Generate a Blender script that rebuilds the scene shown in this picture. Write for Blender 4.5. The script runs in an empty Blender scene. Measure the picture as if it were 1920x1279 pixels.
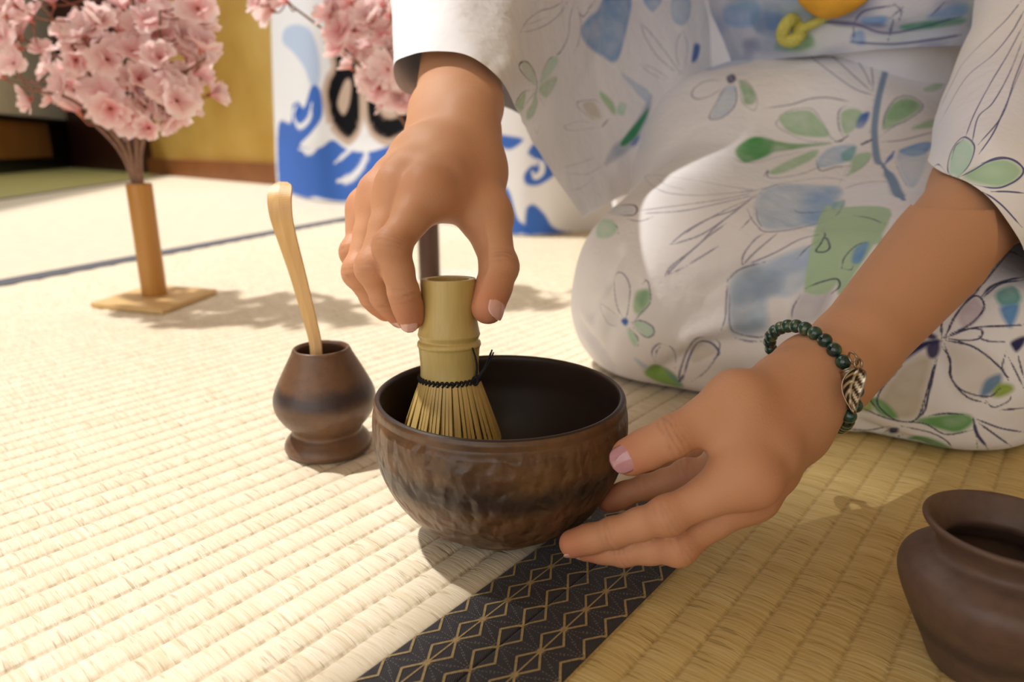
import bpy, math, random
import numpy as np
from mathutils import Vector, Matrix
from mathutils.bvhtree import BVHTree
from mathutils.kdtree import KDTree

scene = bpy.context.scene
COL = scene.collection
rng = np.random.default_rng(7)
random.seed(7)

# ------------------------------------------------------------------ camera
FPX, HY, CAMH = 1300.0, 270.0, 0.19          # focal length and horizon in photo pixels, lens height
TH = math.atan((639.5 - HY) / FPX)
ST, CT = math.sin(TH), math.cos(TH)
cam_d = bpy.data.cameras.new('camera')
cam_d.sensor_width = 36.0
cam_d.lens = 36.0 * FPX / 1920.0
cam_d.clip_start = 0.02
cam_d.clip_end = 60
cam_d.dof.use_dof = True
cam_d.dof.focus_distance = 0.315
cam_d.dof.aperture_fstop = 8.0
cam = bpy.data.objects.new('camera', cam_d)
COL.objects.link(cam)
cam.location = (0, 0, CAMH)
cam.rotation_euler = (math.pi / 2 - TH, 0, 0)
scene.camera = cam

# ------------------------------------------------------------------ light
w = bpy.data.worlds.new('world')
scene.world = w
w.use_nodes = True
wn = w.node_tree.nodes['Background']
wn.inputs[0].default_value = (1.0, 0.965, 0.925, 1)
wn.inputs[1].default_value = 1.4
sun_d = bpy.data.lights.new('sun', 'SUN')
sun_d.energy = 3.2
sun_d.color = (1.0, 0.955, 0.885)
sun_d.angle = math.radians(1.8)
sun = bpy.data.objects.new('sun', sun_d)
COL.objects.link(sun)
sun.location = (-1.5, 1.2, 2.6)
sun.rotation_euler = Vector((0.50, -0.17, -1.0)).to_track_quat('-Z', 'Y').to_euler()
scene.view_settings.view_transform = 'Standard'
scene.view_settings.look = 'None'
scene.view_settings.gamma = 1.0
scene.view_settings.use_curve_mapping = False
scene.view_settings.exposure = 0.17
scene.cycles.max_bounces = 6
scene.cycles.diffuse_bounces = 3
scene.cycles.glossy_bounces = 2
scene.cycles.transmission_bounces = 4

# ------------------------------------------------------------------ measuring helpers
def ray(x, y):
    a = (x - 960) / FPX
    b = -(y - 639.5) / FPX
    return np.array([a, CT + b * ST, -ST + b * CT])
def G(x, y, z=0.0):
    "photo pixel -> point on the level z"
    r = ray(x, y)
    return np.array([0, 0, CAMH]) + r * ((z - CAMH) / r[2])
def PZ(x, y, zc):
    "photo pixel + depth along the lens axis -> point"
    return np.array([0, 0, CAMH]) + ray(x, y) * zc
def PY(x, y, Y):
    r = ray(x, y)
    return np.array([0, 0, CAMH]) + r * (Y / r[1])

# ------------------------------------------------------------------ materials
def srgb(r, g, b):
    f = lambda c: c / 12.92 if c <= 0.04045 else ((c + 0.055) / 1.055) ** 2.4
    return (f(r / 255), f(g / 255), f(b / 255), 1)

class NT:
    def __init__(self, name):
        self.m = bpy.data.materials.new(name)
        self.m.use_nodes = True
        self.t = self.m.node_tree
        self.b = self.t.nodes['Principled BSDF']
    def n(self, typ, **kw):
        nd = self.t.nodes.new(typ)
        for k, v in kw.items():
            setattr(nd, k, v)
        return nd
    def l(self, a, b):
        self.t.links.new(a, b)
    def set(self, **kw):
        for k, v in kw.items():
            self.b.inputs[k.replace('_', ' ')].default_value = v
        return self
    def coords(self, kind='Object', scale=(1, 1, 1), rot=(0, 0, 0), loc=(0, 0, 0)):
        tc = self.n('ShaderNodeTexCoord')
        mp = self.n('ShaderNodeMapping')
        mp.inputs['Scale'].default_value = scale
        mp.inputs['Rotation'].default_value = rot
        mp.inputs['Location'].default_value = loc
        self.l(tc.outputs[kind], mp.inputs[0])
        return mp.outputs[0]
    def noise(self, vec, scale, detail=3, rough=0.5, dist=0):
        nd = self.n('ShaderNodeTexNoise')
        nd.inputs['Scale'].default_value = scale
        nd.inputs['Detail'].default_value = detail
        nd.inputs['Roughness'].default_value = rough
        nd.inputs['Distortion'].default_value = dist
        if vec is not None:
            self.l(vec, nd.inputs['Vector'])
        return nd.outputs[0]
    def ramp(self, fac, stops, interp='LINEAR'):
        r = self.n('ShaderNodeValToRGB')
        r.color_ramp.interpolation = interp
        e = r.color_ramp.elements
        while len(e) < len(stops):
            e.new(0.5)
        for el, (p, c) in zip(e, stops):
            el.position = p
            el.color = c if len(c) == 4 else (*c, 1)
        self.l(fac, r.inputs[0])
        return r.outputs[0]
    def mix(self, fac, a, b, mode='MIX'):
        mx = self.n('ShaderNodeMix', data_type='RGBA', blend_type=mode)
        for src, sock in ((fac, mx.inputs[0]), (a, mx.inputs[6]), (b, mx.inputs[7])):
            if hasattr(src, 'links') or hasattr(src, 'is_linked'):
                self.l(src, sock)
            else:
                sock.default_value = src
        return mx.outputs[2]
    def math(self, op, a, b=0.0, clamp=False):
        nd = self.n('ShaderNodeMath', operation=op)
        nd.use_clamp = clamp
        for src, sock in ((a, nd.inputs[0]), (b, nd.inputs[1])):
            if hasattr(src, 'is_linked'):
                self.l(src, sock)
            else:
                sock.default_value = src
        return nd.outputs[0]
    def bump(self, height, strength=0.3, dist=0.001, normal=None):
        bp = self.n('ShaderNodeBump')
        bp.inputs['Strength'].default_value = strength
        bp.inputs['Distance'].default_value = dist
        self.l(height, bp.inputs['Height'])
        if normal is not None:
            self.l(normal, bp.inputs['Normal'])
        return bp.outputs[0]
    def base(self, sock):
        self.l(sock, self.b.inputs['Base Color'])
    def nrm(self, sock):
        self.l(sock, self.b.inputs['Normal'])

def plain(name, col, rough=0.6, var=0.12, scale=60, bump=0.0, **kw):
    t = NT(name)
    v = t.coords()
    nz = t.noise(v, scale)
    dk = tuple(c * (1 - var) for c in col[:3]) + (1,)
    lt = tuple(min(1, c * (1 + var)) for c in col[:3]) + (1,)
    t.base(t.ramp(nz, [(0.3, dk), (0.7, lt)]))
    t.set(Roughness=rough, **kw)
    if bump:
        t.nrm(t.bump(nz, bump))
    return t.m

# ------------------------------------------------------------------ mesh helpers
def mesh_obj(name, verts, faces, mat=None, parent=None, smooth=True, mats=None, fm=None):
    me = bpy.data.meshes.new(name)
    verts = np.asarray(verts, dtype=np.float32)
    if isinstance(faces, np.ndarray):
        nf, k = faces.shape
        me.vertices.add(len(verts))
        me.vertices.foreach_set('co', verts.ravel())
        me.loops.add(nf * k)
        me.loops.foreach_set('vertex_index', faces.astype(np.int32).ravel())
        me.polygons.add(nf)
        me.polygons.foreach_set('loop_start', (np.arange(nf) * k).astype(np.int32))
        me.update(calc_edges=True)
    else:
        me.from_pydata([tuple(map(float, v)) for v in verts], [], [tuple(int(i) for i in f) for f in faces])
    me.polygons.foreach_set('use_smooth', np.full(len(me.polygons), smooth))
    for m in (mats or ([mat] if mat else [])):
        me.materials.append(m)
    if fm is not None:
        me.polygons.foreach_set('material_index', np.asarray(fm, dtype=np.int32))
    me.update()
    return link(name, me, parent)

def link(name, me, parent=None):
    o = bpy.data.objects.new(name, me)
    COL.objects.link(o)
    if parent is not None:
        o.parent = parent
    return o

def empty(name, loc=(0, 0, 0)):
    o = bpy.data.objects.new(name, None)
    o.empty_display_size = 0.02
    COL.objects.link(o)
    o.location = tuple(map(float, loc))
    return o

def tag(o, label=None, cat=None, group=None, kind=None):
    for k, v in (('label', label), ('category', cat), ('group', group), ('kind', kind)):
        if v:
            o[k] = v
    return o

def lathe(profile, seg=96, closed=False):
    p = np.asarray(profile, float)
    a = np.linspace(0, 2 * math.pi, seg, endpoint=False)
    V = np.stack([p[:, None, 0] * np.cos(a), p[:, None, 0] * np.sin(a), np.repeat(p[:, None, 1], seg, 1)], -1).reshape(-1, 3)
    n = len(p)
    i = np.arange(n - 1)[:, None]
    j = np.arange(seg)[None]
    j2 = (j + 1) % seg
    Fq = np.stack([i * seg + j, i * seg + j2, (i + 1) * seg + j2, (i + 1) * seg + j], -1).reshape(-1, 4)
    return V, Fq

def crom(P, n, closed=False):
    "Catmull-Rom through the rows of P, n samples"
    P = np.asarray(P, float)
    m = len(P)
    if closed:
        t = np.linspace(0, m, n, endpoint=False)
        g = lambda k: P[k % m]
    else:
        t = np.linspace(0, m - 1, n)
        E = np.vstack([2 * P[:1] - P[1:2], P, 2 * P[-1:] - P[-2:-1]])
        g = lambda k: E[np.clip(k + 1, 0, m + 1)]
    i = np.floor(t).astype(int)
    if not closed:
        i = np.clip(i, 0, m - 2)
    f = (t - i).reshape((-1,) + (1,) * (P.ndim - 1))
    a, b, c, d = g(i - 1), g(i), g(i + 1), g(i + 2)
    return 0.5 * (2 * b + (c - a) * f + (2 * a - 5 * b + 4 * c - d) * f ** 2 + (3 * b - a - 3 * c + d) * f ** 3)

def tube(points, radii, seg=8, caps=True):
    P = np.asarray(points, float)
    R = np.broadcast_to(np.asarray(radii, float), (len(P),))
    T = np.gradient(P, axis=0)
    T /= np.linalg.norm(T, axis=1)[:, None] + 1e-12
    up = np.array([0, 0, 1.0]) if abs(T[0, 2]) < 0.9 else np.array([1.0, 0, 0])
    V = []
    n = np.cross(T[0], up)
    n /= np.linalg.norm(n)
    for p, t, r in zip(P, T, R):
        n = n - t * np.dot(n, t)
        n /= np.linalg.norm(n) + 1e-12
        b = np.cross(t, n)
        a = np.linspace(0, 2 * math.pi, seg, endpoint=False)
        V.append(p + r * (np.cos(a)[:, None] * n + np.sin(a)[:, None] * b))
    V = np.vstack(V)
    F = []
    for i in range(len(P) - 1):
        for j in range(seg):
            j2 = (j + 1) % seg
            F.append((i * seg + j, i * seg + j2, (i + 1) * seg + j2, (i + 1) * seg + j))
    if caps:
        F.append(tuple(range(seg))[::-1])
        F.append(tuple((len(P) - 1) * seg + j for j in range(seg)))
    return V, F

def box(lo, hi):
    lo = np.array(lo, float)
    hi = np.array(hi, float)
    V = np.array([[x, y, z] for x in (lo[0], hi[0]) for y in (lo[1], hi[1]) for z in (lo[2], hi[2])])
    F = [(0, 1, 3, 2), (4, 6, 7, 5), (0, 4, 5, 1), (2, 3, 7, 6), (0, 2, 6, 4), (1, 5, 7, 3)]
    return V, F

def join(parts):
    V, F, n = [], [], 0
    for v, f in parts:
        V.append(np.asarray(v, float))
        F += [tuple(int(i) + n for i in q) for q in f]
        n += len(v)
    return np.vstack(V), F

def bevel(o, w, seg=2):
    m = o.modifiers.new('bevel', 'BEVEL')
    m.width = w
    m.segments = seg
    m.limit_method = 'ANGLE'
    return o

# value noise in numpy for cloth wrinkles
_tab = rng.random((32, 32, 32)).astype(np.float32)
def vnoise(P):
    P = np.asarray(P)
    i = np.floor(P).astype(int)
    f = P - i
    f = f * f * (3 - 2 * f)
    out = 0
    for dx in (0, 1):
        for dy in (0, 1):
            for dz in (0, 1):
                wgt = (f[..., 0] if dx else 1 - f[..., 0]) * (f[..., 1] if dy else 1 - f[..., 1]) * (f[..., 2] if dz else 1 - f[..., 2])
                out = out + wgt * _tab[(i[..., 0] + dx) % 32, (i[..., 1] + dy) % 32, (i[..., 2] + dz) % 32]
    return out * 2 - 1

# ------------------------------------------------------------------ implicit surfaces
def smin(a, b, k):
    h = np.clip(0.5 + 0.5 * (b - a) / k, 0, 1)
    return b + (a - b) * h - k * h * (1 - h)

class Field:
    def __init__(self, lo, hi, h):
        self.lo = np.array(lo, np.float32)
        self.h = h
        self.n = np.ceil((np.array(hi) - lo) / h).astype(int) + 1
        self.ax = [self.lo[i] + h * np.arange(self.n[i], dtype=np.float32) for i in range(3)]
    def new(self):
        return np.full(tuple(self.n), 1.0, np.float32)
    def part(self, lo, hi):
        "the same grid, cut to a box"
        i, j = self.sl(np.asarray(lo), np.asarray(hi))
        f = Field.__new__(Field)
        f.h, f.n = self.h, j - i
        f.ax = [self.ax[k][i[k]:j[k]] for k in range(3)]
        f.lo = np.array([a[0] for a in f.ax], np.float32)
        return f, tuple(slice(i[k], j[k]) for k in range(3))
    def sl(self, lo, hi):
        a = np.clip(np.floor((lo - self.lo) / self.h).astype(int), 0, self.n)
        b = np.clip(np.ceil((hi - self.lo) / self.h).astype(int) + 1, 0, self.n)
        return a, b
    def cap(self, D, a, b, ra, rb, k=0.005, flat=None, s=1.0, m=0.02):
        a = np.asarray(a, np.float32)
        b = np.asarray(b, np.float32)
        lo = np.minimum(a - ra, b - rb) - m - k
        hi = np.maximum(a + ra, b + rb) + m + k
        i, j = self.sl(lo, hi)
        if np.any(j <= i):
            return D
        X = self.ax[0][i[0]:j[0]][:, None, None] - a[0]
        Yv = self.ax[1][i[1]:j[1]][None, :, None] - a[1]
        Z = self.ax[2][i[2]:j[2]][None, None, :] - a[2]
        d = b - a
        L2 = float(d @ d) + 1e-12
        t = np.clip((X * d[0] + Yv * d[1] + Z * d[2]) / L2, 0, 1)
        qx, qy, qz = X - t * d[0], Yv - t * d[1], Z - t * d[2]
        q2 = qx * qx + qy * qy + qz * qz
        if flat is not None:
            f = np.asarray(flat, np.float32)
            f = f / np.linalg.norm(f)
            c = qx * f[0] + qy * f[1] + qz * f[2]
            q2 = q2 + (s * s - 1) * c * c
        dist = np.sqrt(q2) - (ra + (rb - ra) * t)
        S = (slice(i[0], j[0]), slice(i[1], j[1]), slice(i[2], j[2]))
        D[S] = smin(D[S], dist, k)
        return D
    def mesh(self, D):
        h, lo = self.h, self.lo
        S = D < 0
        cnt = np.zeros(tuple(np.array(D.shape) - 1), np.int8)
        nx, ny, nz = D.shape
        for dx in (0, 1):
            for dy in (0, 1):
                for dz in (0, 1):
                    cnt += S[dx:nx - 1 + dx, dy:ny - 1 + dy, dz:nz - 1 + dz]
        act = (cnt > 0) & (cnt < 8)
        I = np.argwhere(act)
        ids = np.full(act.shape, -1, np.int64)
        ids[act] = np.arange(len(I))
        pos = np.zeros((len(I), 3))
        num = np.zeros(len(I))
        cs = [np.array(c) for c in ((0, 0, 0), (1, 0, 0), (0, 1, 0), (1, 1, 0), (0, 0, 1), (1, 0, 1), (0, 1, 1), (1, 1, 1))]
        vals = [D[I[:, 0] + c[0], I[:, 1] + c[1], I[:, 2] + c[2]].astype(float) for c in cs]
        for u in range(8):
            for v in range(u + 1, 8):
                if np.abs(cs[u] - cs[v]).sum() == 1:
                    x = (vals[u] < 0) != (vals[v] < 0)
                    t = np.where(x, vals[u] / (vals[u] - vals[v] + 1e-20), 0)
                    pos += np.where(x[:, None], cs[u] + t[:, None] * (cs[v] - cs[u]), 0)
                    num += x
        V = lo + h * (I + pos / num[:, None])
        F = []
        for ax in range(3):
            a = [slice(1, -1)] * 3
            b = [slice(1, -1)] * 3
            a[ax] = slice(0, -1)
            b[ax] = slice(1, None)
            x = S[tuple(a)] != S[tuple(b)]
            E = np.argwhere(x)
            st = S[tuple(a)][x]
            off = np.array([1, 1, 1])
            off[ax] = 0
            E = E + off
            u, v = [(1, 2), (2, 0), (0, 1)][ax]
            du = np.zeros(3, int); du[u] = 1
            dv = np.zeros(3, int); dv[v] = 1
            q = [ids[tuple((E - p).T)] for p in (du + dv, dv, 0 * du, du)]
            q = np.stack(q, 1)
            q[~st] = q[~st][:, ::-1]
            F.append(q)
        F = np.vstack(F)
        F = F[(F >= 0).all(1)]
        for _ in range(2):
            d, g = self.sample(D, V)
            gn = (g ** 2).sum(1)
            ok = (gn > 0.2) & (gn < 4)
            V[ok] -= (d / np.maximum(gn, 0.2))[ok, None] * g[ok] * 0.8
        d, g = self.sample(D, V)
        N = g / (np.linalg.norm(g, axis=1)[:, None] + 1e-9)
        return V, F, N
    def sample(self, D, V):
        def tri(P):
            q = (P - self.lo) / self.h
            q = np.clip(q, 0, np.array(D.shape) - 1.001)
            i = q.astype(int)
            f = q - i
            o = 0
            for dx in (0, 1):
                for dy in (0, 1):
                    for dz in (0, 1):
                        wg = (f[:, 0] if dx else 1 - f[:, 0]) * (f[:, 1] if dy else 1 - f[:, 1]) * (f[:, 2] if dz else 1 - f[:, 2])
                        o = o + wg * D[i[:, 0] + dx, i[:, 1] + dy, i[:, 2] + dz]
            return o
        e = self.h * 0.9
        g = np.stack([(tri(V + d) - tri(V - d)) / (2 * e) for d in np.eye(3) * e], 1)
        return tri(V), g

def vertex_normals(V, F):
    V = np.asarray(V, float)
    a, b, c, d = (V[F[:, i]] for i in range(4))
    fn = np.cross(c - a, d - b)
    N = np.zeros_like(V)
    for i in range(4):
        for k in range(3):
            N[:, k] += np.bincount(F[:, i], fn[:, k], len(V))
    return N / (np.linalg.norm(N, axis=1)[:, None] + 1e-12)

# ------------------------------------------------------------------ printed cloth: strokes traced on a cloth surface
def cloth_obj(name, V, F, N, base_fn, prints, mat, parent, split=4, tol=0.035):
    """quads V,F with normals N; prints = list of (kind, pixel points, width m, colour, alpha).
    every print is first carried onto the cloth as 3D points, then dyed into the cloth round those points"""
    bvh = BVHTree.FromPolygons([tuple(v) for v in V.tolist()], F.tolist())
    org = Vector((0, 0, CAMH))
    def hit(x, y):
        r = bvh.ray_cast(org, Vector(ray(x, y)))
        return None if r[0] is None else np.array(r[0])
    lines, fills, marks = [], [], []
    for kind, pts, wd, col, al in prints:
        pts = np.asarray(pts, float)
        if kind == 'line':
            L = np.linalg.norm(np.diff(pts, axis=0), axis=1).sum()
            sm = crom(pts, max(4, int(L / 1.6))) if len(pts) > 2 else np.linspace(pts[0], pts[-1], max(4, int(L / 1.6)))
            h3 = [hit(*p) for p in sm]
            h3 = np.array([p for p in h3 if p is not None])
            if len(h3) < 2:
                continue
            taper = np.clip(np.minimum(np.arange(len(h3)), np.arange(len(h3))[::-1]) / 10.0, 0.45, 1)
            lines.append((h3, wd * taper, col, al))
            marks.append(h3)
        else:
            sm = crom(pts, len(pts) * 8, True)
            c = sm.mean(0)
            h3 = []
            for p in sm:
                for f in (1.0, 0.97, 0.9, 0.8, 0.7):
                    q = hit(*(c + (p - c) * f))
                    if q is not None:
                        h3.append(q)
                        break
            if len(h3) < 6:
                continue
            h3 = np.array(h3)
            fills.append((h3, wd, col, al))
            marks.append(h3)
    V = np.asarray(V, float)
    cen = V[F].mean(1)
    near = np.zeros(len(F), bool)
    if marks:
        M = np.vstack(marks)
        kd = KDTree(len(cen))
        for i, p in enumerate(cen.tolist()):
            kd.insert(p, i)
        kd.balance()
        q = float(np.median(np.linalg.norm(V[F[:, 0]] - V[F[:, 1]], axis=1)))
        last = None
        for p in M:
            if last is not None and np.abs(p - last).max() < 0.0008:
                continue
            last = p
            for _, i, _ in kd.find_range(p, 0.9 * q + 0.0016):
                near[i] = True
    keep = F[~near]
    sub = F[near]
    n = split
    u = np.linspace(0, 1, n + 1)
    Wt = np.stack([((1 - u[:, None]) * (1 - u[None])).ravel(), (u[:, None] * (1 - u[None])).ravel(),
                   (u[:, None] * u[None]).ravel(), ((1 - u[:, None]) * u[None]).ravel()], 1)
    SV = np.einsum('pk,fkc->fpc', Wt, V[sub]).reshape(-1, 3)
    SN = np.einsum('pk,fkc->fpc', Wt, N[sub]).reshape(-1, 3)
    ij = [(i * (n + 1) + j, (i + 1) * (n + 1) + j, (i + 1) * (n + 1) + j + 1, i * (n + 1) + j + 1) for i in range(n) for j in range(n)]
    SF = (np.arange(len(sub))[:, None, None] * (n + 1) ** 2 + np.array(ij)[None]).reshape(-1, 4) + len(V)
    AV = np.vstack([V, SV]) if len(sub) else V
    AN = np.vstack([N, SN]) if len(sub) else N
    AN = AN / (np.linalg.norm(AN, axis=1)[:, None] + 1e-9)
    AF = np.vstack([keep, SF]) if len(sub) else keep
    col = base_fn(AV)
    nz = 0.5 + 0.5 * vnoise(AV * 55 + 3) * 0.7 + 0.25 * vnoise(AV * 160)
    for h3, soft, c, al in fills:
        ctr = h3.mean(0)
        A = h3 - ctr
        _, _, vt = np.linalg.svd(A, full_matrices=False)
        rad = np.linalg.norm(A, axis=1).max() + soft
        sel = np.where(((AV - ctr) ** 2).sum(1) < rad * rad)[0]
        if len(sel) == 0:
            continue
        B = AV[sel] - ctr
        sel = sel[np.abs(B @ vt[2]) < tol]
        B = AV[sel] - ctr
        p2 = A @ vt[:2].T
        x = B @ vt[:2].T
        ins = np.zeros(len(x), bool)
        dm = np.full(len(x), 1e9)
        for k in range(len(p2)):
            a, b = p2[k], p2[(k + 1) % len(p2)]
            cr = ((a[1] > x[:, 1]) != (b[1] > x[:, 1]))
            with np.errstate(divide='ignore', invalid='ignore'):
                xi = (b[0] - a[0]) * (x[:, 1] - a[1]) / (b[1] - a[1] + 1e-15) + a[0]
            ins ^= cr & (x[:, 0] < xi)
            ab = b - a
            t = np.clip(((x - a) @ ab) / (ab @ ab + 1e-15), 0, 1)
            dm = np.minimum(dm, np.linalg.norm(x - a - t[:, None] * ab, axis=1))
        sd = np.where(ins, dm, -dm)
        f = np.clip(0.5 + sd / soft, 0, 1)
        rim = np.exp(-np.maximum(sd, 0) / 0.003) * 0.35
        a = f * np.clip(al * (0.55 + 0.7 * nz[sel] + rim) if al < 0.95 else al, 0, 1)
        col[sel] = col[sel] * (1 - a[:, None]) + np.array(c) * a[:, None]
    if lines:
        kd = KDTree(len(AV))
        for i, p in enumerate(AV.tolist()):
            kd.insert(p, i)
        kd.balance()
        ink = {}
        for h3, wd, c, al in lines:
            for p, r in zip(h3, wd):
                for _, i, d in kd.find_range(p, r * 1.15 + 0.0002):
                    a = al * min(1.0, max(0.0, (r * 1.15 - d) / (0.5 * r)))
                    if a > ink.get(i, (0,))[0]:
                        ink[i] = (a, c)
        for i, (a, c) in ink.items():
            col[i] = col[i] * (1 - a) + np.array(c) * a
    o = mesh_obj(name, AV, AF, mat, parent)
    me = o.data
    me.normals_split_custom_set_from_vertices(AN.tolist())
    at = me.color_attributes.new('print', 'FLOAT_COLOR', 'POINT')
    at.data.foreach_set('color', np.hstack([col, np.ones((len(col), 1))]).astype(np.float32).ravel())
    return o
# ================================================================== materials of the place
def tatami_mat(name, light, mid, dark, gap, contrast=1.0):
    t = NT(name)
    v = t.coords()
    sx = t.n('ShaderNodeSeparateXYZ')
    t.l(v, sx.inputs[0])
    row = t.math('DIVIDE', sx.outputs[1], 0.0152)
    rid = t.math('FLOOR', row)
    fr = t.math('FRACT', row)
    # each row shifts its strands a little
    cb = t.n('ShaderNodeCombineXYZ')
    t.l(t.math('ADD', t.math('MULTIPLY', sx.outputs[0], 520), t.math('MULTIPLY', rid, 7.31)), cb.inputs[0])
    t.l(t.math('MULTIPLY', sx.outputs[1], 26), cb.inputs[1])
    strand = t.noise(cb.outputs[0], 1.0, 2, 0.6)
    cb2 = t.n('ShaderNodeCombineXYZ')
    t.l(t.math('ADD', t.math('MULTIPLY', sx.outputs[0], 75), t.math('MULTIPLY', rid, 3.7)), cb2.inputs[0])
    t.l(t.math('MULTIPLY', rid, 0.77), cb2.inputs[1])
    patch = t.noise(cb2.outputs[0], 1.0, 1, 0.5)
    big = t.noise(v, 5.0, 2)
    c = t.ramp(strand, [(0.25, dark), (0.45, mid), (0.75, light)])
    c = t.mix(t.math('MULTIPLY', t.ramp(patch, [(0.35, (0, 0, 0)), (0.7, (1, 1, 1))]), 0.34 * contrast), c, dark)
    c = t.mix(t.math('MULTIPLY', big, 0.25), c, mid)
    cb3 = t.n('ShaderNodeCombineXYZ')
    t.l(t.math('ADD', t.math('MULTIPLY', sx.outputs[0], 420), t.math('MULTIPLY', rid, 13.1)), cb3.inputs[0])
    t.l(t.math('MULTIPLY', sx.outputs[1], 55), cb3.inputs[1])
    gp = t.noise(cb3.outputs[0], 1.0, 2, 0.5)
    gmask = t.ramp(gp, [(0.60, (0, 0, 0)), (0.70, (1, 1, 1))])
    c = t.mix(t.math('MULTIPLY', gmask, 0.34 * contrast), c, gap)
    # crevice darkening painted along the valleys, broken by warp-thread holes
    ed = t.math('ABSOLUTE', t.math('SUBTRACT', fr, 0.5))
    val = t.ramp(ed, [(0.40, (0, 0, 0)), (0.475, (1, 1, 1))])
    cb4 = t.n('ShaderNodeCombineXYZ')
    t.l(t.math('MULTIPLY', sx.outputs[0], 260), cb4.inputs[0])
    t.l(t.math('ROUND', row), cb4.inputs[1])
    dots = t.ramp(t.noise(cb4.outputs[0], 1.0, 1), [(0.42, (0.25, 0.25, 0.25)), (0.62, (1, 1, 1))])
    c = t.mix(t.math('MULTIPLY', t.math('MULTIPLY', val, dots), 0.6 if contrast < 1.1 else 0.4), c, gap)
    t.base(c)
    hgt = t.math('SUBTRACT', strand, t.math('MULTIPLY', gmask, 0.5))
    t.nrm(t.bump(hgt, 0.55, 0.0007))
    t.set(Roughness=0.55)
    t.b.inputs['Specular IOR Level'].default_value = 0.35
    return t.m

M_tat_l = tatami_mat('rush_pale', srgb(246, 238, 222), srgb(236, 224, 200), srgb(212, 195, 163), srgb(146, 116, 72))
M_tat_r = tatami_mat('rush_golden', srgb(236, 216, 160), srgb(222, 196, 132), srgb(196, 164, 98), srgb(128, 92, 44), 1.15)
M_tat_far = plain('rush_far', srgb(220, 208, 186), 0.6, 0.05, 30)  # toned down to carry the shade on the far floor
M_tat_green = plain('rush_green', srgb(176, 172, 108), 0.6, 0.10, 20)

def navy_cloth():
    t = NT('border_cloth')
    v = t.coords(scale=(1, 1, 1), rot=(0, 0, math.radians(62)))
    wv = t.n('ShaderNodeTexWave', wave_type='BANDS', bands_direction='X')
    wv.inputs['Scale'].default_value = 420
    wv.inputs['Distortion'].default_value = 0.6
    t.l(v, wv.inputs['Vector'])
    nz = t.noise(v, 240, 3)
    t.base(t.mix(nz, srgb(36, 36, 42), srgb(58, 56, 64)))
    t.nrm(t.bump(wv.outputs[1], 0.5, 0.0003))
    t.set(Roughness=0.62)
    t.b.inputs['Sheen Weight'].default_value = 0.15
    return t.m
M_navy = navy_cloth()
M_gold = plain('gold_thread', srgb(172, 150, 106), 0.5, 0.2, 900)
M_silver = plain('pale_thread', srgb(132, 128, 122), 0.5, 0.2, 900)

# ================================================================== floor
ANG = math.radians(50.95)
SEAM = np.array([-0.0202, 0.2106, 0.0])
E1 = np.array([math.cos(ANG), math.sin(ANG)])
NL = np.array([-math.sin(ANG), math.cos(ANG)])
def uv_of(p):
    d = np.asarray(p)[:2] - SEAM[:2]
    return float(d @ E1), float(d @ NL)

V, F = box((-9, -1.2, -0.09), (6, 9, -0.055))
floor = tag(mesh_obj('floor', V, F, plain('subfloor', srgb(120, 96, 66)), smooth=False), kind='structure')

# line of the far border on the floor, seen beyond the blossom vase
FA, FB = G(-60, 542), G(650, 410)
fdir = (FB - FA) / np.linalg.norm(FB - FA)
fnrm = np.array([-fdir[1], fdir[0], 0])          # away from the lens side
if fnrm[0] > 0:
    fnrm = -fnrm

PITCH = 0.0152
def woven(name, u0, u1, v0, v1, du, mat, cut=None, deep=0.0019):
    fr = np.array([0, 0.07, 0.22, 0.5, 0.78, 0.93])
    k0, k1 = int(round(v0 / PITCH)), int(round(v1 / PITCH))
    vs = ((np.arange(k0, k1)[:, None] + fr[None]) * PITCH).ravel()
    vs = np.append(vs, k1 * PITCH)
    us = np.arange(u0, u1, du)
    U, W = np.meshgrid(us, vs, indexing='ij')
    s = np.abs(np.sin(math.pi * W / PITCH))
    z = -deep * (1 - s ** 0.6)
    rid = np.floor(W / PITCH + 1e-6)
    P = np.stack([U * 55 + rid * 5.3, rid * 0.9, 0 * U], -1)
    z = z + 0.00022 * vnoise(P) * s - 0.00025
    W2 = W + 0.0007 * vnoise(np.stack([U * 40, np.round(W / PITCH) * 1.7, 0 * U + 9], -1)) * (1 - s)
    Vt = np.stack([U, W2, z], -1).reshape(-1, 3)
    n, m = U.shape
    i = np.arange(n - 1)[:, None]
    j = np.arange(m - 1)[None]
    Fq = np.stack([i * m + j, (i + 1) * m + j, (i + 1) * m + j + 1, i * m + j + 1], -1).reshape(-1, 4)
    if cut is not None:
        c = Vt[Fq].mean(1)
        wx = SEAM[:2] + c[:, :1] * E1 + c[:, 1:2] * NL
        Fq = Fq[((wx - FA[:2]) @ cut[:2]) < 0]
    o = mesh_obj(name, Vt, Fq, mat, floor)
    o.location = SEAM
    o.rotation_euler = (0, 0, ANG)
    return o
woven('tatami_mat', -0.75, 2.4, 0.0, 1.30, 0.0078, M_tat_l, fnrm)
woven('tatami_mat', -0.5, 2.1, -1.35, 0.0, 0.0085, M_tat_r, None, 0.0012)

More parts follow.
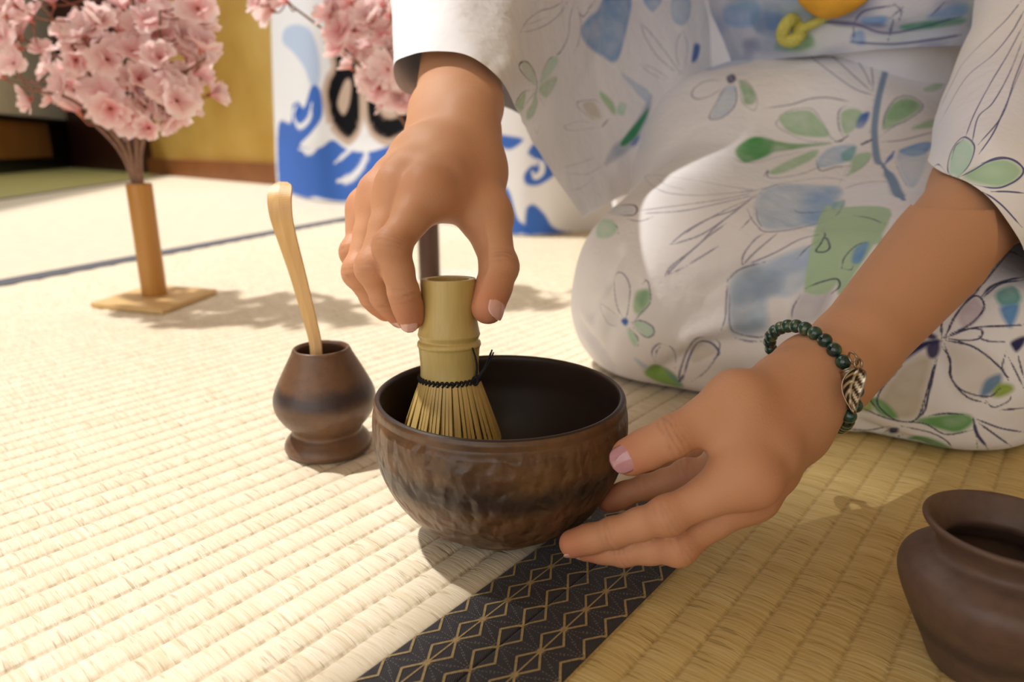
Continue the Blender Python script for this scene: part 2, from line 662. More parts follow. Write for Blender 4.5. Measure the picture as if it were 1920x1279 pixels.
def slab(name, pts, z0, z1, mat, parent=None):
    n = len(pts)
    V = [(p[0], p[1], z0) for p in pts] + [(p[0], p[1], z1) for p in pts]
    F = [tuple(range(n))[::-1], tuple(range(n, 2 * n))] + [(i, (i + 1) % n, n + (i + 1) % n, n + i) for i in range(n)]
    return mesh_obj(name, V, F, mat, parent, smooth=False)
far_end = FA + fdir * 7.5
far_beg = FA - fdir * 0.6
GA, GB = G(-30, 380), G(232, 341)
gd = (GB - GA) / np.linalg.norm(GB - GA)
gbeg, gend = GA - gd * 1.2, GA + gd * 5
slab('tatami_mat', [far_beg, far_end, gend, gbeg], -0.05, -0.0012, M_tat_far, floor)
slab('tatami_mat', [gbeg, gend, gend + np.array([-3.2, 1, 0]), gbeg + np.array([-4, 0.6, 0])], -0.05, -0.0012, M_tat_green, floor)
slab('tatami_mat', [G(650, 410) + fdir * -0.3, far_end, far_end + np.array([5, 0, 0]), np.array([4, 1.25, 0]), np.array([0.9, 1.3, 0])], -0.05, -0.004, M_tat_far, floor)
M_edge_grey = plain('far_border_cloth', srgb(84, 84, 94), 0.8, 0.1, 120)
slab('mat_border', [far_beg - fnrm * 0.024, far_end - fnrm * 0.024, far_end + fnrm * 0.024, far_beg + fnrm * 0.024], -0.03, 0.0006, M_edge_grey, floor)
slab('mat_border', [gbeg, gend, gend + np.array([-0.035, 0, 0]), gbeg + np.array([-0.035, 0, 0])], -0.03, 0.0006, M_edge_grey, floor)

def ribbon(name, v0, v1, parent):
    us = np.arange(-0.34, 1.15, 0.01)
    prof = [(v0, -0.004), (v0, 0.0001), (v0 + (v1 - v0) * 0.03, 0.0006), (v0 + (v1 - v0) * 0.5, 0.0008), (v0 + (v1 - v0) * 0.97, 0.0006), (v1, 0.0001), (v1, -0.004)]
    V = np.array([[u, v, z + (0.0001 * math.sin(u * 33 + v * 90) if z > 0 else 0)] for u in us for v, z in prof])
    m = len(prof)
    F = np.array([(i * m + j, (i + 1) * m + j, (i + 1) * m + j + 1, i * m + j + 1) for i in range(len(us) - 1) for j in range(m - 1)])
    o = mesh_obj(name, V, F, M_navy, parent)
    o.location = SEAM
    o.rotation_euler = (0, 0, ANG)
    return o
HW = 0.0297
rb_l = ribbon('mat_border', 0.0003, HW, floor)
rb_r = ribbon('mat_border', -HW, -0.0003, floor)

# hemp-leaf brocade woven into the two border ribbons
def brocade(parent, v0, v1):
    PU, PV = 0.016, HW / 2
    gold, pale = [], []
    def seg(lst, a, b, w, dash=None):
        a, b = np.array(a), np.array(b)
        # keep to this ribbon
        L = np.linalg.norm(b - a)
        k = max(1, int(L / 0.002)) if dash is None else max(2, int(L / dash))
        d = (b - a) / L
        n = np.array([-d[1], d[0]]) * w / 2
        for i in range(k):
            if dash is not None and i % 2:
                continue
            p, q = a + (b - a) * i / k, a + (b - a) * (i + 1) / k
            mv = (p[1] + q[1]) / 2
            if not (v0 + 0.0002 < mv < v1 - 0.0002):
                continue
            lst.append([p - n, q - n, q + n, p + n])
    for col in range(-2, 3):
        v = col * PV
        ph = 0.0 if col % 2 else PU / 2
        for i in range(-21, 71):
            u = i * PU + ph - 0.0007
            A, B = (u, v), (u + PU, v)
            seg(gold, A, B, 0.0007)
            for s in (-1, 1):
                c = (u + PU / 2, v + s * PV * 0.36)
                seg(gold, A, c, 0.0010)
                seg(gold, c, B, 0.0010)
                T = (u + PU / 2, v + s * PV)
                seg(pale, c, T, 0.0003, 0.0007)
                seg(pale, A, (u + PU * 0.28, v + s * PV * 0.62), 0.0003, 0.0007)
                seg(pale, B, (u + PU * 0.72, v + s * PV * 0.62), 0.0003, 0.0007)
            if v0 - 0.0001 < v < v1 + 0.0001:
                for k in range(6):
                    a0, a1 = k * math.pi / 3, (k + 1) * math.pi / 3
                    r = 0.0014
                    cc = np.array(A)
                    q = [cc, cc + r * np.array([math.cos(a0), math.sin(a0)]), cc + r * 1.05 * np.array([math.cos((a0 + a1) / 2), math.sin((a0 + a1) / 2)]), cc + r * np.array([math.cos(a1), math.sin(a1)])]
                    if all(v0 < x[1] < v1 for x in q):
                        gold.append(q)
    def zz(p):
        f = (p[1] - v0) / (v1 - v0)
        base = 0.0001 + 0.0005 * min(1, f / 0.03, (1 - f) / 0.03) + 0.0002 * (1 - abs(2 * f - 1))
        return base + 0.0001 * math.sin(p[0] * 33 + p[1] * 90)
    for nm, lst, mt, up in (('gold_brocade', gold, M_gold, 0.00022), ('pale_brocade', pale, M_silver, 0.00012)):
        V = [(p[0], p[1], zz(p) + up) for q in lst for p in q]
        F = np.arange(len(V)).reshape(-1, 4)
        o = mesh_obj(nm, V, F, mt, parent, smooth=False)
        tag(o, kind='stuff')
brocade(rb_l, 0.0003, HW)
brocade(rb_r, -HW, -0.0003)

# ================================================================== walls
def gold_wall():
    t = NT('gold_leaf_wall')
    v = t.coords()
    a = t.noise(v, 1.6, 4, 0.6)
    b = t.noise(v, 7, 4, 0.6)
    c = t.ramp(a, [(0.35, srgb(196, 152, 66)), (0.6, srgb(222, 186, 100)), (0.75, srgb(232, 200, 122))])
    t.base(t.mix(t.math('MULTIPLY', b, 0.4), c, srgb(176, 126, 48)))
    t.set(Roughness=0.45, Metallic=0.15)
    return t.m
M_goldwall = gold_wall()
M_maroon = plain('dark_maroon_wood', srgb(64, 26, 20), 0.5, 0.2, 12)
M_black = plain('black_lacquer', srgb(22, 18, 16), 0.4, 0.1, 12)
M_cream = plain('cream_paper', srgb(248, 238, 208), 0.8, 0.04, 5)
M_brownp = plain('brown_panel', srgb(150, 100, 44), 0.6, 0.12, 6)
M_board = plain('brown_board', srgb(140, 84, 40), 0.5, 0.12, 8)

def wall(name, a, b, h, thick, mat, parent=None, z0=-0.03, kind='structure'):
    a, b = np.array(a[:2]), np.array(b[:2])
    d = (b - a) / np.linalg.norm(b - a)
    n = np.array([-d[1], d[0]]) * thick
    if n @ a < 0:
        n = -n
    pts = [a, b, b + n, a + n]
    o = slab(name, pts, z0, h, mat, parent)
    if kind and parent is None:
        tag(o, kind=kind)
    return o
WA, WB, WC, WD = G(-60, 332), G(136, 314), G(290, 326), G(525, 346)
wd_ = (WD - WC) / np.linalg.norm(WD - WC)
wall('wall_back', WC, WC + wd_ * 6.5, 2.6, 0.12, M_goldwall)
bb = wall('baseboard_back', WC - np.array([0.02, 0.03, 0]), WC - np.array([0.02, 0.03, 0]) + wd_ * 6.5, 0.10, 0.03, M_board)
wall('wall_corner', WB, WC, 2.6, 0.12, M_maroon)
lw = (WB - WA) / np.linalg.norm(WB - WA)
wall('wall_left', WA - lw * 5, WB, 2.6, 0.12, M_black)
# unseen slab added as shade over the kneeling place; its open edge runs along the mats and lets the sun reach only the left of the floor
CZ = 2.25
VE = CZ * 0.496 + 0.034
up_ = lambda p: p + CZ * np.array([-0.50, 0.17, 0])
sk = np.array([uv_of(up_(G(*q))) for q in ((1440, 948), (1655, 925), (1640, 850), (1500, 850))])
(su0, sv0), (su1, sv1) = sk.min(0) + 0.012, sk.max(0) - 0.012
def uvp(u, v):
    return np.array([*(SEAM[:2] + u * E1 + v * NL), 0])
M_shade_slab = plain('shade_boards', srgb(206, 180, 136), 0.7, 0.1, 6)
shade_slab = tag(slab('shade_ceiling', [uvp(-3, VE), uvp(6, VE), uvp(6, sv1), uvp(-3, sv1)], CZ, CZ + 0.02, M_shade_slab), kind='structure')
# the rest of the slab, with a hole added to drop one sun patch
for a_ in ([uvp(-3, sv1), uvp(su0, sv1), uvp(su0, sv0), uvp(-3, sv0)], [uvp(su1, sv1), uvp(6, sv1), uvp(6, sv0), uvp(su1, sv0)], [uvp(-3, sv0), uvp(6, sv0), uvp(6, -3.5), uvp(-3, -3.5)]):
    slab('shade_panel', a_, CZ, CZ + 0.02, M_shade_slab, shade_slab)
# unseen pale wall added on the right to shape the fill light; the left side of the room is open to the daylight
M_plaster = plain('sand_plaster', srgb(232, 222, 204), 0.85, 0.06, 8)
wr0, wr1 = uvp(-2.4, -1.75), uvp(1.2, -1.75)
wall('shade_wall_right', wr0, wr1, CZ, 0.1, M_plaster)
# sliding paper door set against the dark left wall: cream paper above, brown board below
door = tag(empty('door_1', WA), kind='structure')
nrm = np.array([lw[1], -lw[0], 0])
if nrm @ WA > 0:
    nrm = -nrm
def dpanel(name, x0, x1, ytop, ybot, mat, off):
    "panel on the left wall between photo columns x0..x1 and rows at column x0"
    def on_wall(x, y):
        r = ray(x, y)
        P0 = WA + nrm * off
        t = ((P0 - np.array([0, 0, CAMH])) @ nrm) / (r @ nrm)
        return np.array([0, 0, CAMH]) + r * t
    a, b = on_wall(x0, ybot), on_wall(x1, ybot)
    zt = on_wall((x0 + x1) / 2, ytop)[2]
    zb = on_wall((x0 + x1) / 2, ybot)[2]
    aa, b2 = a[:2], b[:2]
    n = nrm[:2] * 0.012
    o = slab(name, [aa, b2, b2 - n, aa - n], zb, zt, mat)
    o.parent = door
    o.matrix_parent_inverse = Matrix.Translation(-door.location)
    return o
dpanel('paper_panel', -160, 128, -400, 212, M_cream, 0.03)
dpanel('lower_board', -160, 100, 222, 300, M_brownp, 0.03)
dpanel('door_rail', -160, 128, 213, 222, M_black, 0.045)
# ================================================================== stoneware
def stoneware(name, base, rust, band, z0, zw, hammered=0.0, rough=0.42, spec=0.5):
    t = NT(name)
    v = t.coords()
    sx = t.n('ShaderNodeSeparateXYZ')
    t.l(v, sx.inputs[0])
    n1 = t.noise(v, 38, 4, 0.6, 0.4)
    n2 = t.noise(v, 220, 3, 0.6)
    c = t.ramp(n1, [(0.32, base), (0.68, rust)])
    c = t.mix(t.math('MULTIPLY', t.ramp(n2, [(0.45, (0, 0, 0)), (0.75, (1, 1, 1))]), 0.35), c, tuple(x * 0.45 for x in base[:3]) + (1,))
    # dark fired band round the belly
    d = t.math('DIVIDE', t.math('ABSOLUTE', t.math('SUBTRACT', t.math('ADD', sx.outputs[2], t.math('MULTIPLY', t.math('SUBTRACT', n1, 0.5), 0.012)), z0)), zw)
    bm = t.ramp(d, [(0.25, (1, 1, 1)), (1.0, (0, 0, 0))])
    c = t.mix(t.math('MULTIPLY', bm, 0.85), c, band)
    t.base(c)
    h = n2
    if hammered:
        vo = t.n('ShaderNodeTexVoronoi', feature='SMOOTH_F1')
        vo.inputs['Scale'].default_value = 150
        vo.inputs['Smoothness'].default_value = 0.6
        mp = t.coords(scale=(1, 1, 0.75))
        wob = t.n('ShaderNodeVectorMath', operation='ADD')
        nv = t.n('ShaderNodeTexNoise')
        nv.inputs['Scale'].default_value = 90
        t.l(mp, nv.inputs['Vector'])
        sc = t.n('ShaderNodeVectorMath', operation='SCALE')
        sc.inputs['Scale'].default_value = 0.010
        t.l(nv.outputs['Color'], sc.inputs[0])
        t.l(mp, wob.inputs[0])
        t.l(sc.outputs[0], wob.inputs[1])
        t.l(wob.outputs[0], vo.inputs['Vector'])
        below = t.ramp(sx.outputs[2], [(0.0, (1, 1, 1)), (0.0632, (1, 1, 1)), (0.0645, (0, 0, 0))])
        hm = t.math('MULTIPLY', vo.outputs['Distance'], below)
        nb = t.bump(hm, hammered, 0.004)
        nb = t.bump(t.noise(v, 60, 3), 0.25, 0.003, nb)
        t.nrm(t.bump(n2, 0.18, 0.0006, nb))
    else:
        t.nrm(t.bump(n2, 0.22, 0.0006))
    t.set(Roughness=rough)
    t.b.inputs['Specular IOR Level'].default_value = spec
    return t.m
M_bowl = stoneware('bowl_glaze', srgb(80, 58, 42), srgb(112, 80, 52), srgb(46, 38, 36), 0.043, 0.009, 0.55, 0.34, 0.5)
M_bowl_in = plain('bowl_inner_glaze', srgb(50, 38, 34), 0.4, 0.12, 50)
M_holder = stoneware('holder_glaze', srgb(98, 74, 60), srgb(116, 84, 60), srgb(54, 46, 50), 0.0405, 0.008, 0.0, 0.36)
M_jar = stoneware('jar_clay', srgb(92, 70, 64), srgb(106, 82, 68), srgb(62, 52, 50), 0.0165, 0.006, 0.0, 0.5)

def spin(name, prof, mat, parent=None, seg=112, dense=10):
    p = crom(prof, len(prof) * dense)
    V, Fq = lathe(p, seg)
    return mesh_obj(name, V, Fq, mat, parent)

BC = np.array([-0.0058, 0.3225, 0.0016])
bowl = tag(empty('tea_bowl', BC), 'large dark brown hammered tea bowl holding the bamboo whisk', 'bowl')
outer = [(0.0, 0.0035), (0.024, 0.0035), (0.0262, 0.0004), (0.0295, 0.0004), (0.0310, 0.0042), (0.0402, 0.0080), (0.0484, 0.0145), (0.0548, 0.0235), (0.0598, 0.0345), (0.0624, 0.0460), (0.0630, 0.0555), (0.0625, 0.0628), (0.0616, 0.0660), (0.0616, 0.0690), (0.0609, 0.0708)]
body = spin('bowl_body', outer, M_bowl, bowl, 144)
inner = [(0.0609, 0.0708), (0.0597, 0.0714), (0.0585, 0.0706), (0.0580, 0.0680), (0.0584, 0.0600), (0.0578, 0.0500), (0.0530, 0.0345), (0.0450, 0.0210), (0.0320, 0.0115), (0.0150, 0.0080), (0.0, 0.0075)]
spin('bowl_interior', inner, M_bowl_in, bowl, 144)

# ------------------------------------------------------------------ whisk
def bamboo(name, col, col2, scale=1.0, rough=0.35):
    t = NT(name)
    v = t.coords(scale=(1, 1, 0.04))
    n1 = t.noise(v, 700 * scale, 3, 0.6)
    n2 = t.noise(t.coords(), 30, 2)
    c = t.mix(n1, col, col2)
    t.base(t.mix(t.math('MULTIPLY', n2, 0.35), c, col2))
    t.nrm(t.bump(n1, 0.12, 0.0003))
    t.set(Roughness=rough)
    return t.m
M_bam = bamboo('pale_bamboo', srgb(214, 192, 128), srgb(188, 162, 92))
M_tine = bamboo('split_bamboo', srgb(226, 200, 132), srgb(208, 174, 102), 0.5, 0.5)
M_thread = plain('black_thread', srgb(20, 18, 22), 0.8, 0.2, 500)
WC_ = PY(842, 640, 0.338)
WX, WY = WC_[0], WC_[1]
whisk = tag(empty('tea_whisk', (WX, WY - 0.0050, 0.026)), 'pale bamboo tea whisk standing in the brown bowl', 'whisk')
WB_ = 0.026
zt = PY(842, 524, 0.338)[2] - WB_        # top of the handle
zn = PY(842, 634, 0.338)[2] - WB_        # node ring
zk = PY(842, 705, 0.338)[2] - WB_        # thread
R0 = 0.0138
hp = [(0.0, zt - 0.010), (0.0100, zt - 0.010), (0.0104, zt - 0.001), (0.0110, zt), (R0 - 0.0004, zt), (R0, zt - 0.0008), (R0, zt - 0.012), (R0 + 0.0002, zn + 0.012), (R0 + 0.0016, zn + 0.004), (R0 + 0.0020, zn + 0.0022), (R0 + 0.0014, zn + 0.0006), (R0 + 0.0011, zn - 0.0006), (R0 + 0.0021, zn - 0.0016), (R0 + 0.0024, zn - 0.0032), (R0 + 0.0018, zn - 0.0045), (R0 + 0.0014, zn - 0.008), (R0 + 0.0010, zk + 0.006), (R0 + 0.0012, zk)]
spin('handle', hp, M_bam, whisk, 72, 4)
whisk.rotation_euler = (math.radians(-4.5), 0, 0)
# tines: outer ring splays out and curls in at the tips, inner ring stays bundled
def tine_mesh(name, r0, r1, rc, wd, th):
    zs = np.linspace(zk + 0.001, 0.001, 14)
    s = (zk - zs) / zk
    r = r0 + (r1 - r0) * np.clip(s / 0.68, 0, 1) ** 0.95
    tip = np.clip((s - 0.60) / 0.40, 0, 1)
    r = r - rc * tip ** 2
    half = wd * (1 + 0.30 * s)
    V = []
    for a, z, h in zip(r, zs, half):
        V += [(a - th, -h, z), (a - th, h, z), (a, h, z), (a, -h, z)]
    F = [(i * 4 + j, i * 4 + (j + 1) % 4, i * 4 + 4 + (j + 1) % 4, i * 4 + 4 + j) for i in range(13) for j in range(4)] + [(3, 2, 1, 0), (52, 53, 54, 55)]
    me = bpy.data.meshes.new(name)
    me.from_pydata(V, [], F)
    me.materials.append(M_tine)
    return me
NT_ = 64
outs = [tine_mesh('tine', R0 + 0.0012, 0.0262 + d, 0.010, 0.00066, 0.0006) for d in (0, 0.0007, -0.0008)]
inn = tine_mesh('inner_tine', R0 - 0.004, 0.0120, 0.002, 0.0006, 0.0006)
for i in range(NT_):
    o = link('tine', outs[i % 3], whisk)
    o.rotation_euler = (0, 0, 2 * math.pi * (i + random.uniform(-0.16, 0.16)) / NT_)
for i in range(36):
    o = link('inner_tine', inn, whisk)
    o.rotation_euler = (0, 0, 2 * math.pi * (i + random.uniform(-0.2, 0.2)) / 36)
# black thread woven round the tines, with the knot and two loose ends at the right
a = np.linspace(0, 2 * math.pi, 260)
rr = R0 + 0.0016 + 0.0005 * np.sin(a * 40)
ring = np.stack([rr * np.cos(a), rr * np.sin(a), zk + 0.0002 + 0.0006 * np.cos(a * 40)], 1)
parts = [tube(ring, 0.00075, 6, False)]
ring2 = np.stack([rr * np.cos(a), rr * np.sin(a), zk - 0.0008 - 0.0006 * np.cos(a * 40)], 1)
parts.append(tube(ring2, 0.0006, 6, False))
thr = mesh_obj('binding_thread', *join(parts), M_thread, whisk)
ka = math.radians(-32)
kx, ky = (R0 + 0.0022) * math.cos(ka), (R0 + 0.0022) * math.sin(ka)
ends = []
for k, (dx, dz, ln) in enumerate([(-0.0012, 0.0175, 1), (0.0085, 0.0165, 1), (0.0078, 0.0150, 1), (0.0092, 0.0152, 1), (0.0072, 0.0136, 1)]):
    t_ = np.linspace(0, 1, 9)[:, None]
    P = np.array([kx, ky, zk]) + t_ * np.array([dx, -0.002, dz]) + np.sin(t_ * math.pi) * np.array([0.0014 if k == 0 else 0.001, 0, 0])
    ends.append(tube(P, np.linspace(0.0009, 0.0004, 9), 6))
kn = np.linspace(0, 2 * math.pi, 20)
ends.append(tube(np.stack([kx + 0.0012 * np.cos(kn), ky - 0.0006 + 0 * kn, zk + 0.0002 + 0.0018 * np.sin(kn)], 1), 0.0009, 6, False))
mesh_obj('thread_knot', *join(ends), M_thread, thr)

# ------------------------------------------------------------------ whisk holder and scoop
HC = np.array([-0.1195, 0.4165, 0.0])
holder = tag(spin('whisk_holder', [(0.0, 0.0012), (0.023, 0.0008), (0.0262, 0.0), (0.0274, 0.0028), (0.0266, 0.0062), (0.0238, 0.0100), (0.0218, 0.0128), (0.0228, 0.0158), (0.0272, 0.0212), (0.0308, 0.0275), (0.0319, 0.0335), (0.0308, 0.0398), (0.0270, 0.0482), (0.0226, 0.0568), (0.0190, 0.0636), (0.0178, 0.0664), (0.0168, 0.0676), (0.0156, 0.0670), (0.0150, 0.0640), (0.0190, 0.0540), (0.0230, 0.0400), (0.0230, 0.0280), (0.0150, 0.0200), (0.0, 0.0190)], M_holder, None, 112, 6), 'brown waisted stoneware whisk holder with the bamboo scoop in it', 'pot')
holder.location = HC
cl = [(600, 742, 0.425), (594, 690, 0.429), (590, 640, 0.428), (575, 580, 0.424), (556, 510, 0.419), (538, 450, 0.413), (527, 410, 0.408), (523, 375, 0.407), (525, 352, 0.411), (526, 343, 0.415)]
wpx = [12, 12, 12.5, 14, 16.5, 19.5, 22, 23.5, 22, 13]
C3 = crom([PZ(*p) for p in cl], 60)
Wd = crom(np.array(wpx)[:, None] * 0.42 / FPX, 60)[:, 0]
T = np.gradient(C3, axis=0)
T /= np.linalg.norm(T, axis=1)[:, None]
sideV = np.array([1.0, -0.12, 0.0])
V, F = [], []
for p, t_, wv in zip(C3, T, Wd):
    s_ = sideV - t_ * (sideV @ t_)
    s_ /= np.linalg.norm(s_)
    n_ = np.cross(t_, s_)
    for ks, kn in ((1, 0), (.95, .8), (.5, 1), (0, 1), (-.5, 1), (-.95, .8), (-1, 0), (-.95, -.8), (0, -1), (.95, -.8)):
        V.append(p + s_ * wv * ks + n_ * (0.0009 * kn + 0.0007 * ks * ks))
for i in range(59):
    for k in range(10):
        F.append((i * 10 + k, i * 10 + (k + 1) % 10, i * 10 + 10 + (k + 1) % 10, i * 10 + 10 + k))
F += [tuple(range(10))[::-1], tuple(590 + k for k in range(10))]
M_scoop = bamboo('scoop_bamboo', srgb(238, 208, 152), srgb(200, 150, 84), 0.35, 0.4)
tag(mesh_obj('tea_scoop', V, F, M_scoop, smooth=False), 'slender curved bamboo tea scoop leaning in the whisk holder', 'scoop')

# ------------------------------------------------------------------ jar at the right edge
jar = tag(spin('clay_jar', [(0.0, 0.0015), (0.015, 0.001), (0.0172, 0.0), (0.0186, 0.0020), (0.0222, 0.0100), (0.0280, 0.0220), (0.0322, 0.0320), (0.0333, 0.0378), (0.0318, 0.0425), (0.0272, 0.0462), (0.0228, 0.0486), (0.0218, 0.0510), (0.0232, 0.0545), (0.0262, 0.0582), (0.0276, 0.0600), (0.0276, 0.0614), (0.0264, 0.0618), (0.0246, 0.0600), (0.0205, 0.0540), (0.0196, 0.0500), (0.0240, 0.0440), (0.0280, 0.0360), (0.0200, 0.0150), (0.0, 0.0060)], M_jar, None, 112, 6), 'dark clay jar with a flared rim at the bottom right corner', 'jar')
jar.location = (0.1775, 0.2200, 0.0)
jar.scale = (0.97, 0.97, 0.96)

# ================================================================== blossoms
def petal_mat():
    t = NT('blossom_petal')
    at = t.n('ShaderNodeVertexColor', layer_name='print')
    oi = t.n('ShaderNodeObjectInfo')
    c = t.mix(t.math('MULTIPLY', oi.outputs['Random'], 0.55), at.outputs[0], srgb(255, 240, 238))
    t.base(c)
    t.set(Roughness=0.6)
    t.b.inputs['Subsurface Weight'].default_value = 0.0
    t.b.inputs['Transmission Weight'].default_value = 0.0
    tr = t.n('ShaderNodeBsdfTranslucent')
    t.l(c, tr.inputs[0])
    mx = t.n('ShaderNodeMixShader')
    mx.inputs[0].default_value = 0.48
    t.l(t.b.outputs[0], mx.inputs[1])
    t.l(tr.outputs[0], mx.inputs[2])
    t.l(mx.outputs[0], t.t.nodes['Material Output'].inputs[0])
    return t.m
M_petal = petal_mat()
M_stem = plain('reddish_twig', srgb(150, 92, 76), 0.7, 0.2, 90)
M_stem2 = plain('brown_branch', srgb(128, 96, 76), 0.7, 0.2, 90)
M_calyx = plain('calyx', srgb(196, 120, 96), 0.7, 0.2, 200)

def blossom_mesh(name, openness, seed):
    r = np.random.default_rng(seed)
    V, F, C, fm = [], [], [], []
    for layer, (np_, sc, lift) in enumerate([(5, 1.0, 0.0), (4, 0.68, 0.22)]):
        for k in range(np_):
            a = 2 * math.pi * (k + r.uniform(-0.12, 0.12)) / np_ + layer * 0.6
            op = openness + r.uniform(-0.14, 0.14) + lift
            Ln = 0.0215 * sc * r.uniform(0.9, 1.1)
            Wd = 0.0128 * sc * r.uniform(0.9, 1.1)
            b = len(V)
            prof = [(0.0, 0.12), (0.35, 0.72), (0.7, 1.0), (1.0, 0.45)]
            for s, wv in prof:
                el = op + 0.35 * s * (1 if k % 2 else -0.3)
                rad = 0.002 + Ln * s * math.cos(el)
                z = Ln * s * math.sin(el) + 0.002
                for q in (-1, 0, 1):
                    lat = q * Wd * wv
                    zz = z + (0.0030 * abs(q) * wv) - (0.0012 if (s == 1.0 and q == 0) else 0)
                    rr = rad - (0.003 if (s == 1.0 and q == 0) else 0)
                    V.append((rr * math.cos(a) - lat * math.sin(a), rr * math.sin(a) + lat * math.cos(a), zz))
                    m = s ** 0.7
                    C.append(np.array(srgb(240, 150, 156)[:3]) * (1 - m) + np.array(srgb(255, 238, 238)[:3]) * m)
            for i in range(3):
                for j in range(2):
                    F.append((b + i * 3 + j, b + i * 3 + j + 1, b + i * 3 + 3 + j + 1, b + i * 3 + 3 + j))
                    fm.append(0)
    # calyx cone below
    b = len(V)
    for k in range(5):
        a = 2 * math.pi * k / 5
        V.append((0.0035 * math.cos(a), 0.0035 * math.sin(a), 0.002))
        C.append((0.6, 0.3, 0.25))
    V.append((0, 0, -0.006))
    C.append((0.6, 0.3, 0.25))
    for k in range(5):
        F.append((b + k, b + 5, b + (k + 1) % 5))
        fm.append(1)
    me = bpy.data.meshes.new(name)
    me.from_pydata([tuple(map(float, v)) for v in V], [], F)
    me.materials.append(M_petal)
    me.materials.append(M_calyx)
    me.polygons.foreach_set('material_index', fm)
    me.polygons.foreach_set('use_smooth', [True] * len(F))
    at = me.color_attributes.new('print', 'FLOAT_COLOR', 'POINT')
    at.data.foreach_set('color', np.hstack([np.array(C), np.ones((len(C), 1))]).astype(np.float32).ravel())
    me.update()
    return me
BLOS = [blossom_mesh('blossom', o, 10 + i) for i, o in enumerate((0.25, 0.45, 0.65, 0.9, 0.35))]

def arrangement(root, mouth, tips, spots, M_st):
    """branches from the mouth of the tube to the tips, blossoms at the spots, each on its own twig"""
    brs = []
    for tp in tips:
        tp = np.array(tp)
        mid = mouth * 0.45 + tp * 0.55 + np.array([random.uniform(-.015, .015), random.uniform(-.015, .015), 0.035])
        P = crom([mouth + np.array([0, 0, -0.03]), mouth + (tp - mouth) * 0.12 + np.array([0, 0, 0.03]), mid, tp], 24)
        V, F = tube(P - np.array(root.location), np.linspace(0.0032, 0.0012, 24), 7)
        mesh_obj('branch', V, F, M_st, root)
        brs.append(P)
    BP = np.vstack([b[5:] for b in brs])
    for sp in spots:
        sp = np.array(sp)
        d = np.linalg.norm(BP - sp, axis=1) + 0.5 * np.maximum(0, BP[:, 2] - sp[2] + 0.01)
        q = BP[d.argmin()]
        mid = (q + sp) / 2 + np.array([0, 0, -0.006])
        V, F = tube(crom([q, mid, sp - np.array([0, 0, 0.002])], 7) - np.array(root.location), 0.0009, 5)
        mesh_obj('twig', V, F, M_stem, root)
        o = link('blossom', random.choice(BLOS), root)
        o.location = sp - np.array(root.location)
        out = sp - (mouth + np.array([0, 0, 0.10]))
        out = out / (np.linalg.norm(out) + 1e-9) + np.array([random.gauss(0, .45), random.gauss(-0.35, .45), random.gauss(0.15, .4)])
        o.rotation_euler = Vector(out).to_track_quat('Z', 'Y').to_euler()
        o.rotation_euler.rotate_axis('Z', random.uniform(0, 6))
        s = random.uniform(0.72, 1.08)
        o.scale = (s, s, s)

def bamboo_vase(base, z0, z1, r, mat, root):
    P = [(0.0, z0), (r * 0.98, z0), (r, z0 + 0.002)]
    for k in range(1, 4):
        P.append((r * (1 + 0.012 * math.sin(k * 2)), z0 + (z1 - z0) * k / 4))
    P += [(r, z1 - 0.001), (r * 0.97, z1), (r * 0.82, z1), (r * 0.8, z1 - 0.03), (0.0, z1 - 0.031)]
    V, Fq = lathe(P, 40)
    V = V + np.array([base[0], base[1], 0]) - np.array(root.location)
    return mesh_obj('bamboo_tube', V, Fq, mat, root)

M_vase = bamboo('honey_bamboo', srgb(206, 156, 84), srgb(168, 112, 44), 0.4, 0.45)
M_plate = plain('plate_wood', srgb(222, 186, 128), 0.5, 0.08, 40)
pl = [G(170, 577), G(305, 590), G(408, 551)]
pl.append(pl[0] + pl[2] - pl[1])
pc = sum(pl) / 4
arr = tag(empty('blossom_arrangement', (pc[0], pc[1], 0)), 'pink artificial cherry blossom in a honey-coloured bamboo tube on a square board', 'flowers')
plate = slab('base_plate', [p - pc for p in pl], 0.0, 0.0062, M_plate, arr)
bevel(plate, 0.0012)
vb = PY(290, 551, 0.862)
vt = PY(258, 344, 0.862)
bamboo_vase((vb[0], vb[1]), 0.0062, vt[2], 0.0146, M_vase, arr)
mouth = np.array([vb[0], vb[1], vt[2]])
tips = [PY(*q) for q in ((20, 60, .84), (-60, 120, .90), (60, 170, .80), (130, 40, .80), (180, -60, .88), (250, -120, .84), (300, 20, .80), (370, -20, .88), (385, 110, .82), (-20, -80, .88))]
seedspots = [(60, 40), (28, 120), (58, 186), (104, 190), (150, 214), (98, 132), (142, 112), (186, 96), (128, 66), (212, 140), (236, 198), (196, 206), (288, 188), (318, 218), (228, 236), (280, 240), (392, 178), (346, 152), (300, 40), (262, 24), (340, 72), (378, 56), (372, 18), (222, 62), (182, 44), (10, 30), (6, 70), (120, 160), (170, 175), (260, 150), (330, 190), (250, 100), (300, 110), (80, 100), (28, 10), (100, 10), (350, 110), (376, 96), (160, 145), (210, 100), (270, 60), (310, 160), (240, 165), (205, 170), (40, 70), (150, 80)]
spots = [PY(x, y, random.uniform(.79, .9)) for x, y in seedspots]
for _ in range(64):
    a_, q_ = random.uniform(0, 2 * math.pi), math.sqrt(random.random())
    x, y = 255 + 135 * q_ * math.cos(a_), 90 + 145 * q_ * math.sin(a_)
    if (x < 150 and y > 180):
        continue
    spots.append(PY(x, y, random.uniform(.80, .95)))
for _ in range(12):
    spots.append(PY(random.uniform(-70, 50), random.uniform(-40, 190), random.uniform(.82, .95)))
for _ in range(34):
    spots.append(PY(random.uniform(-60, 400), random.uniform(-190, -20), random.uniform(.80, .95)))
arrangement(arr, mouth, tips, spots, M_stem2)

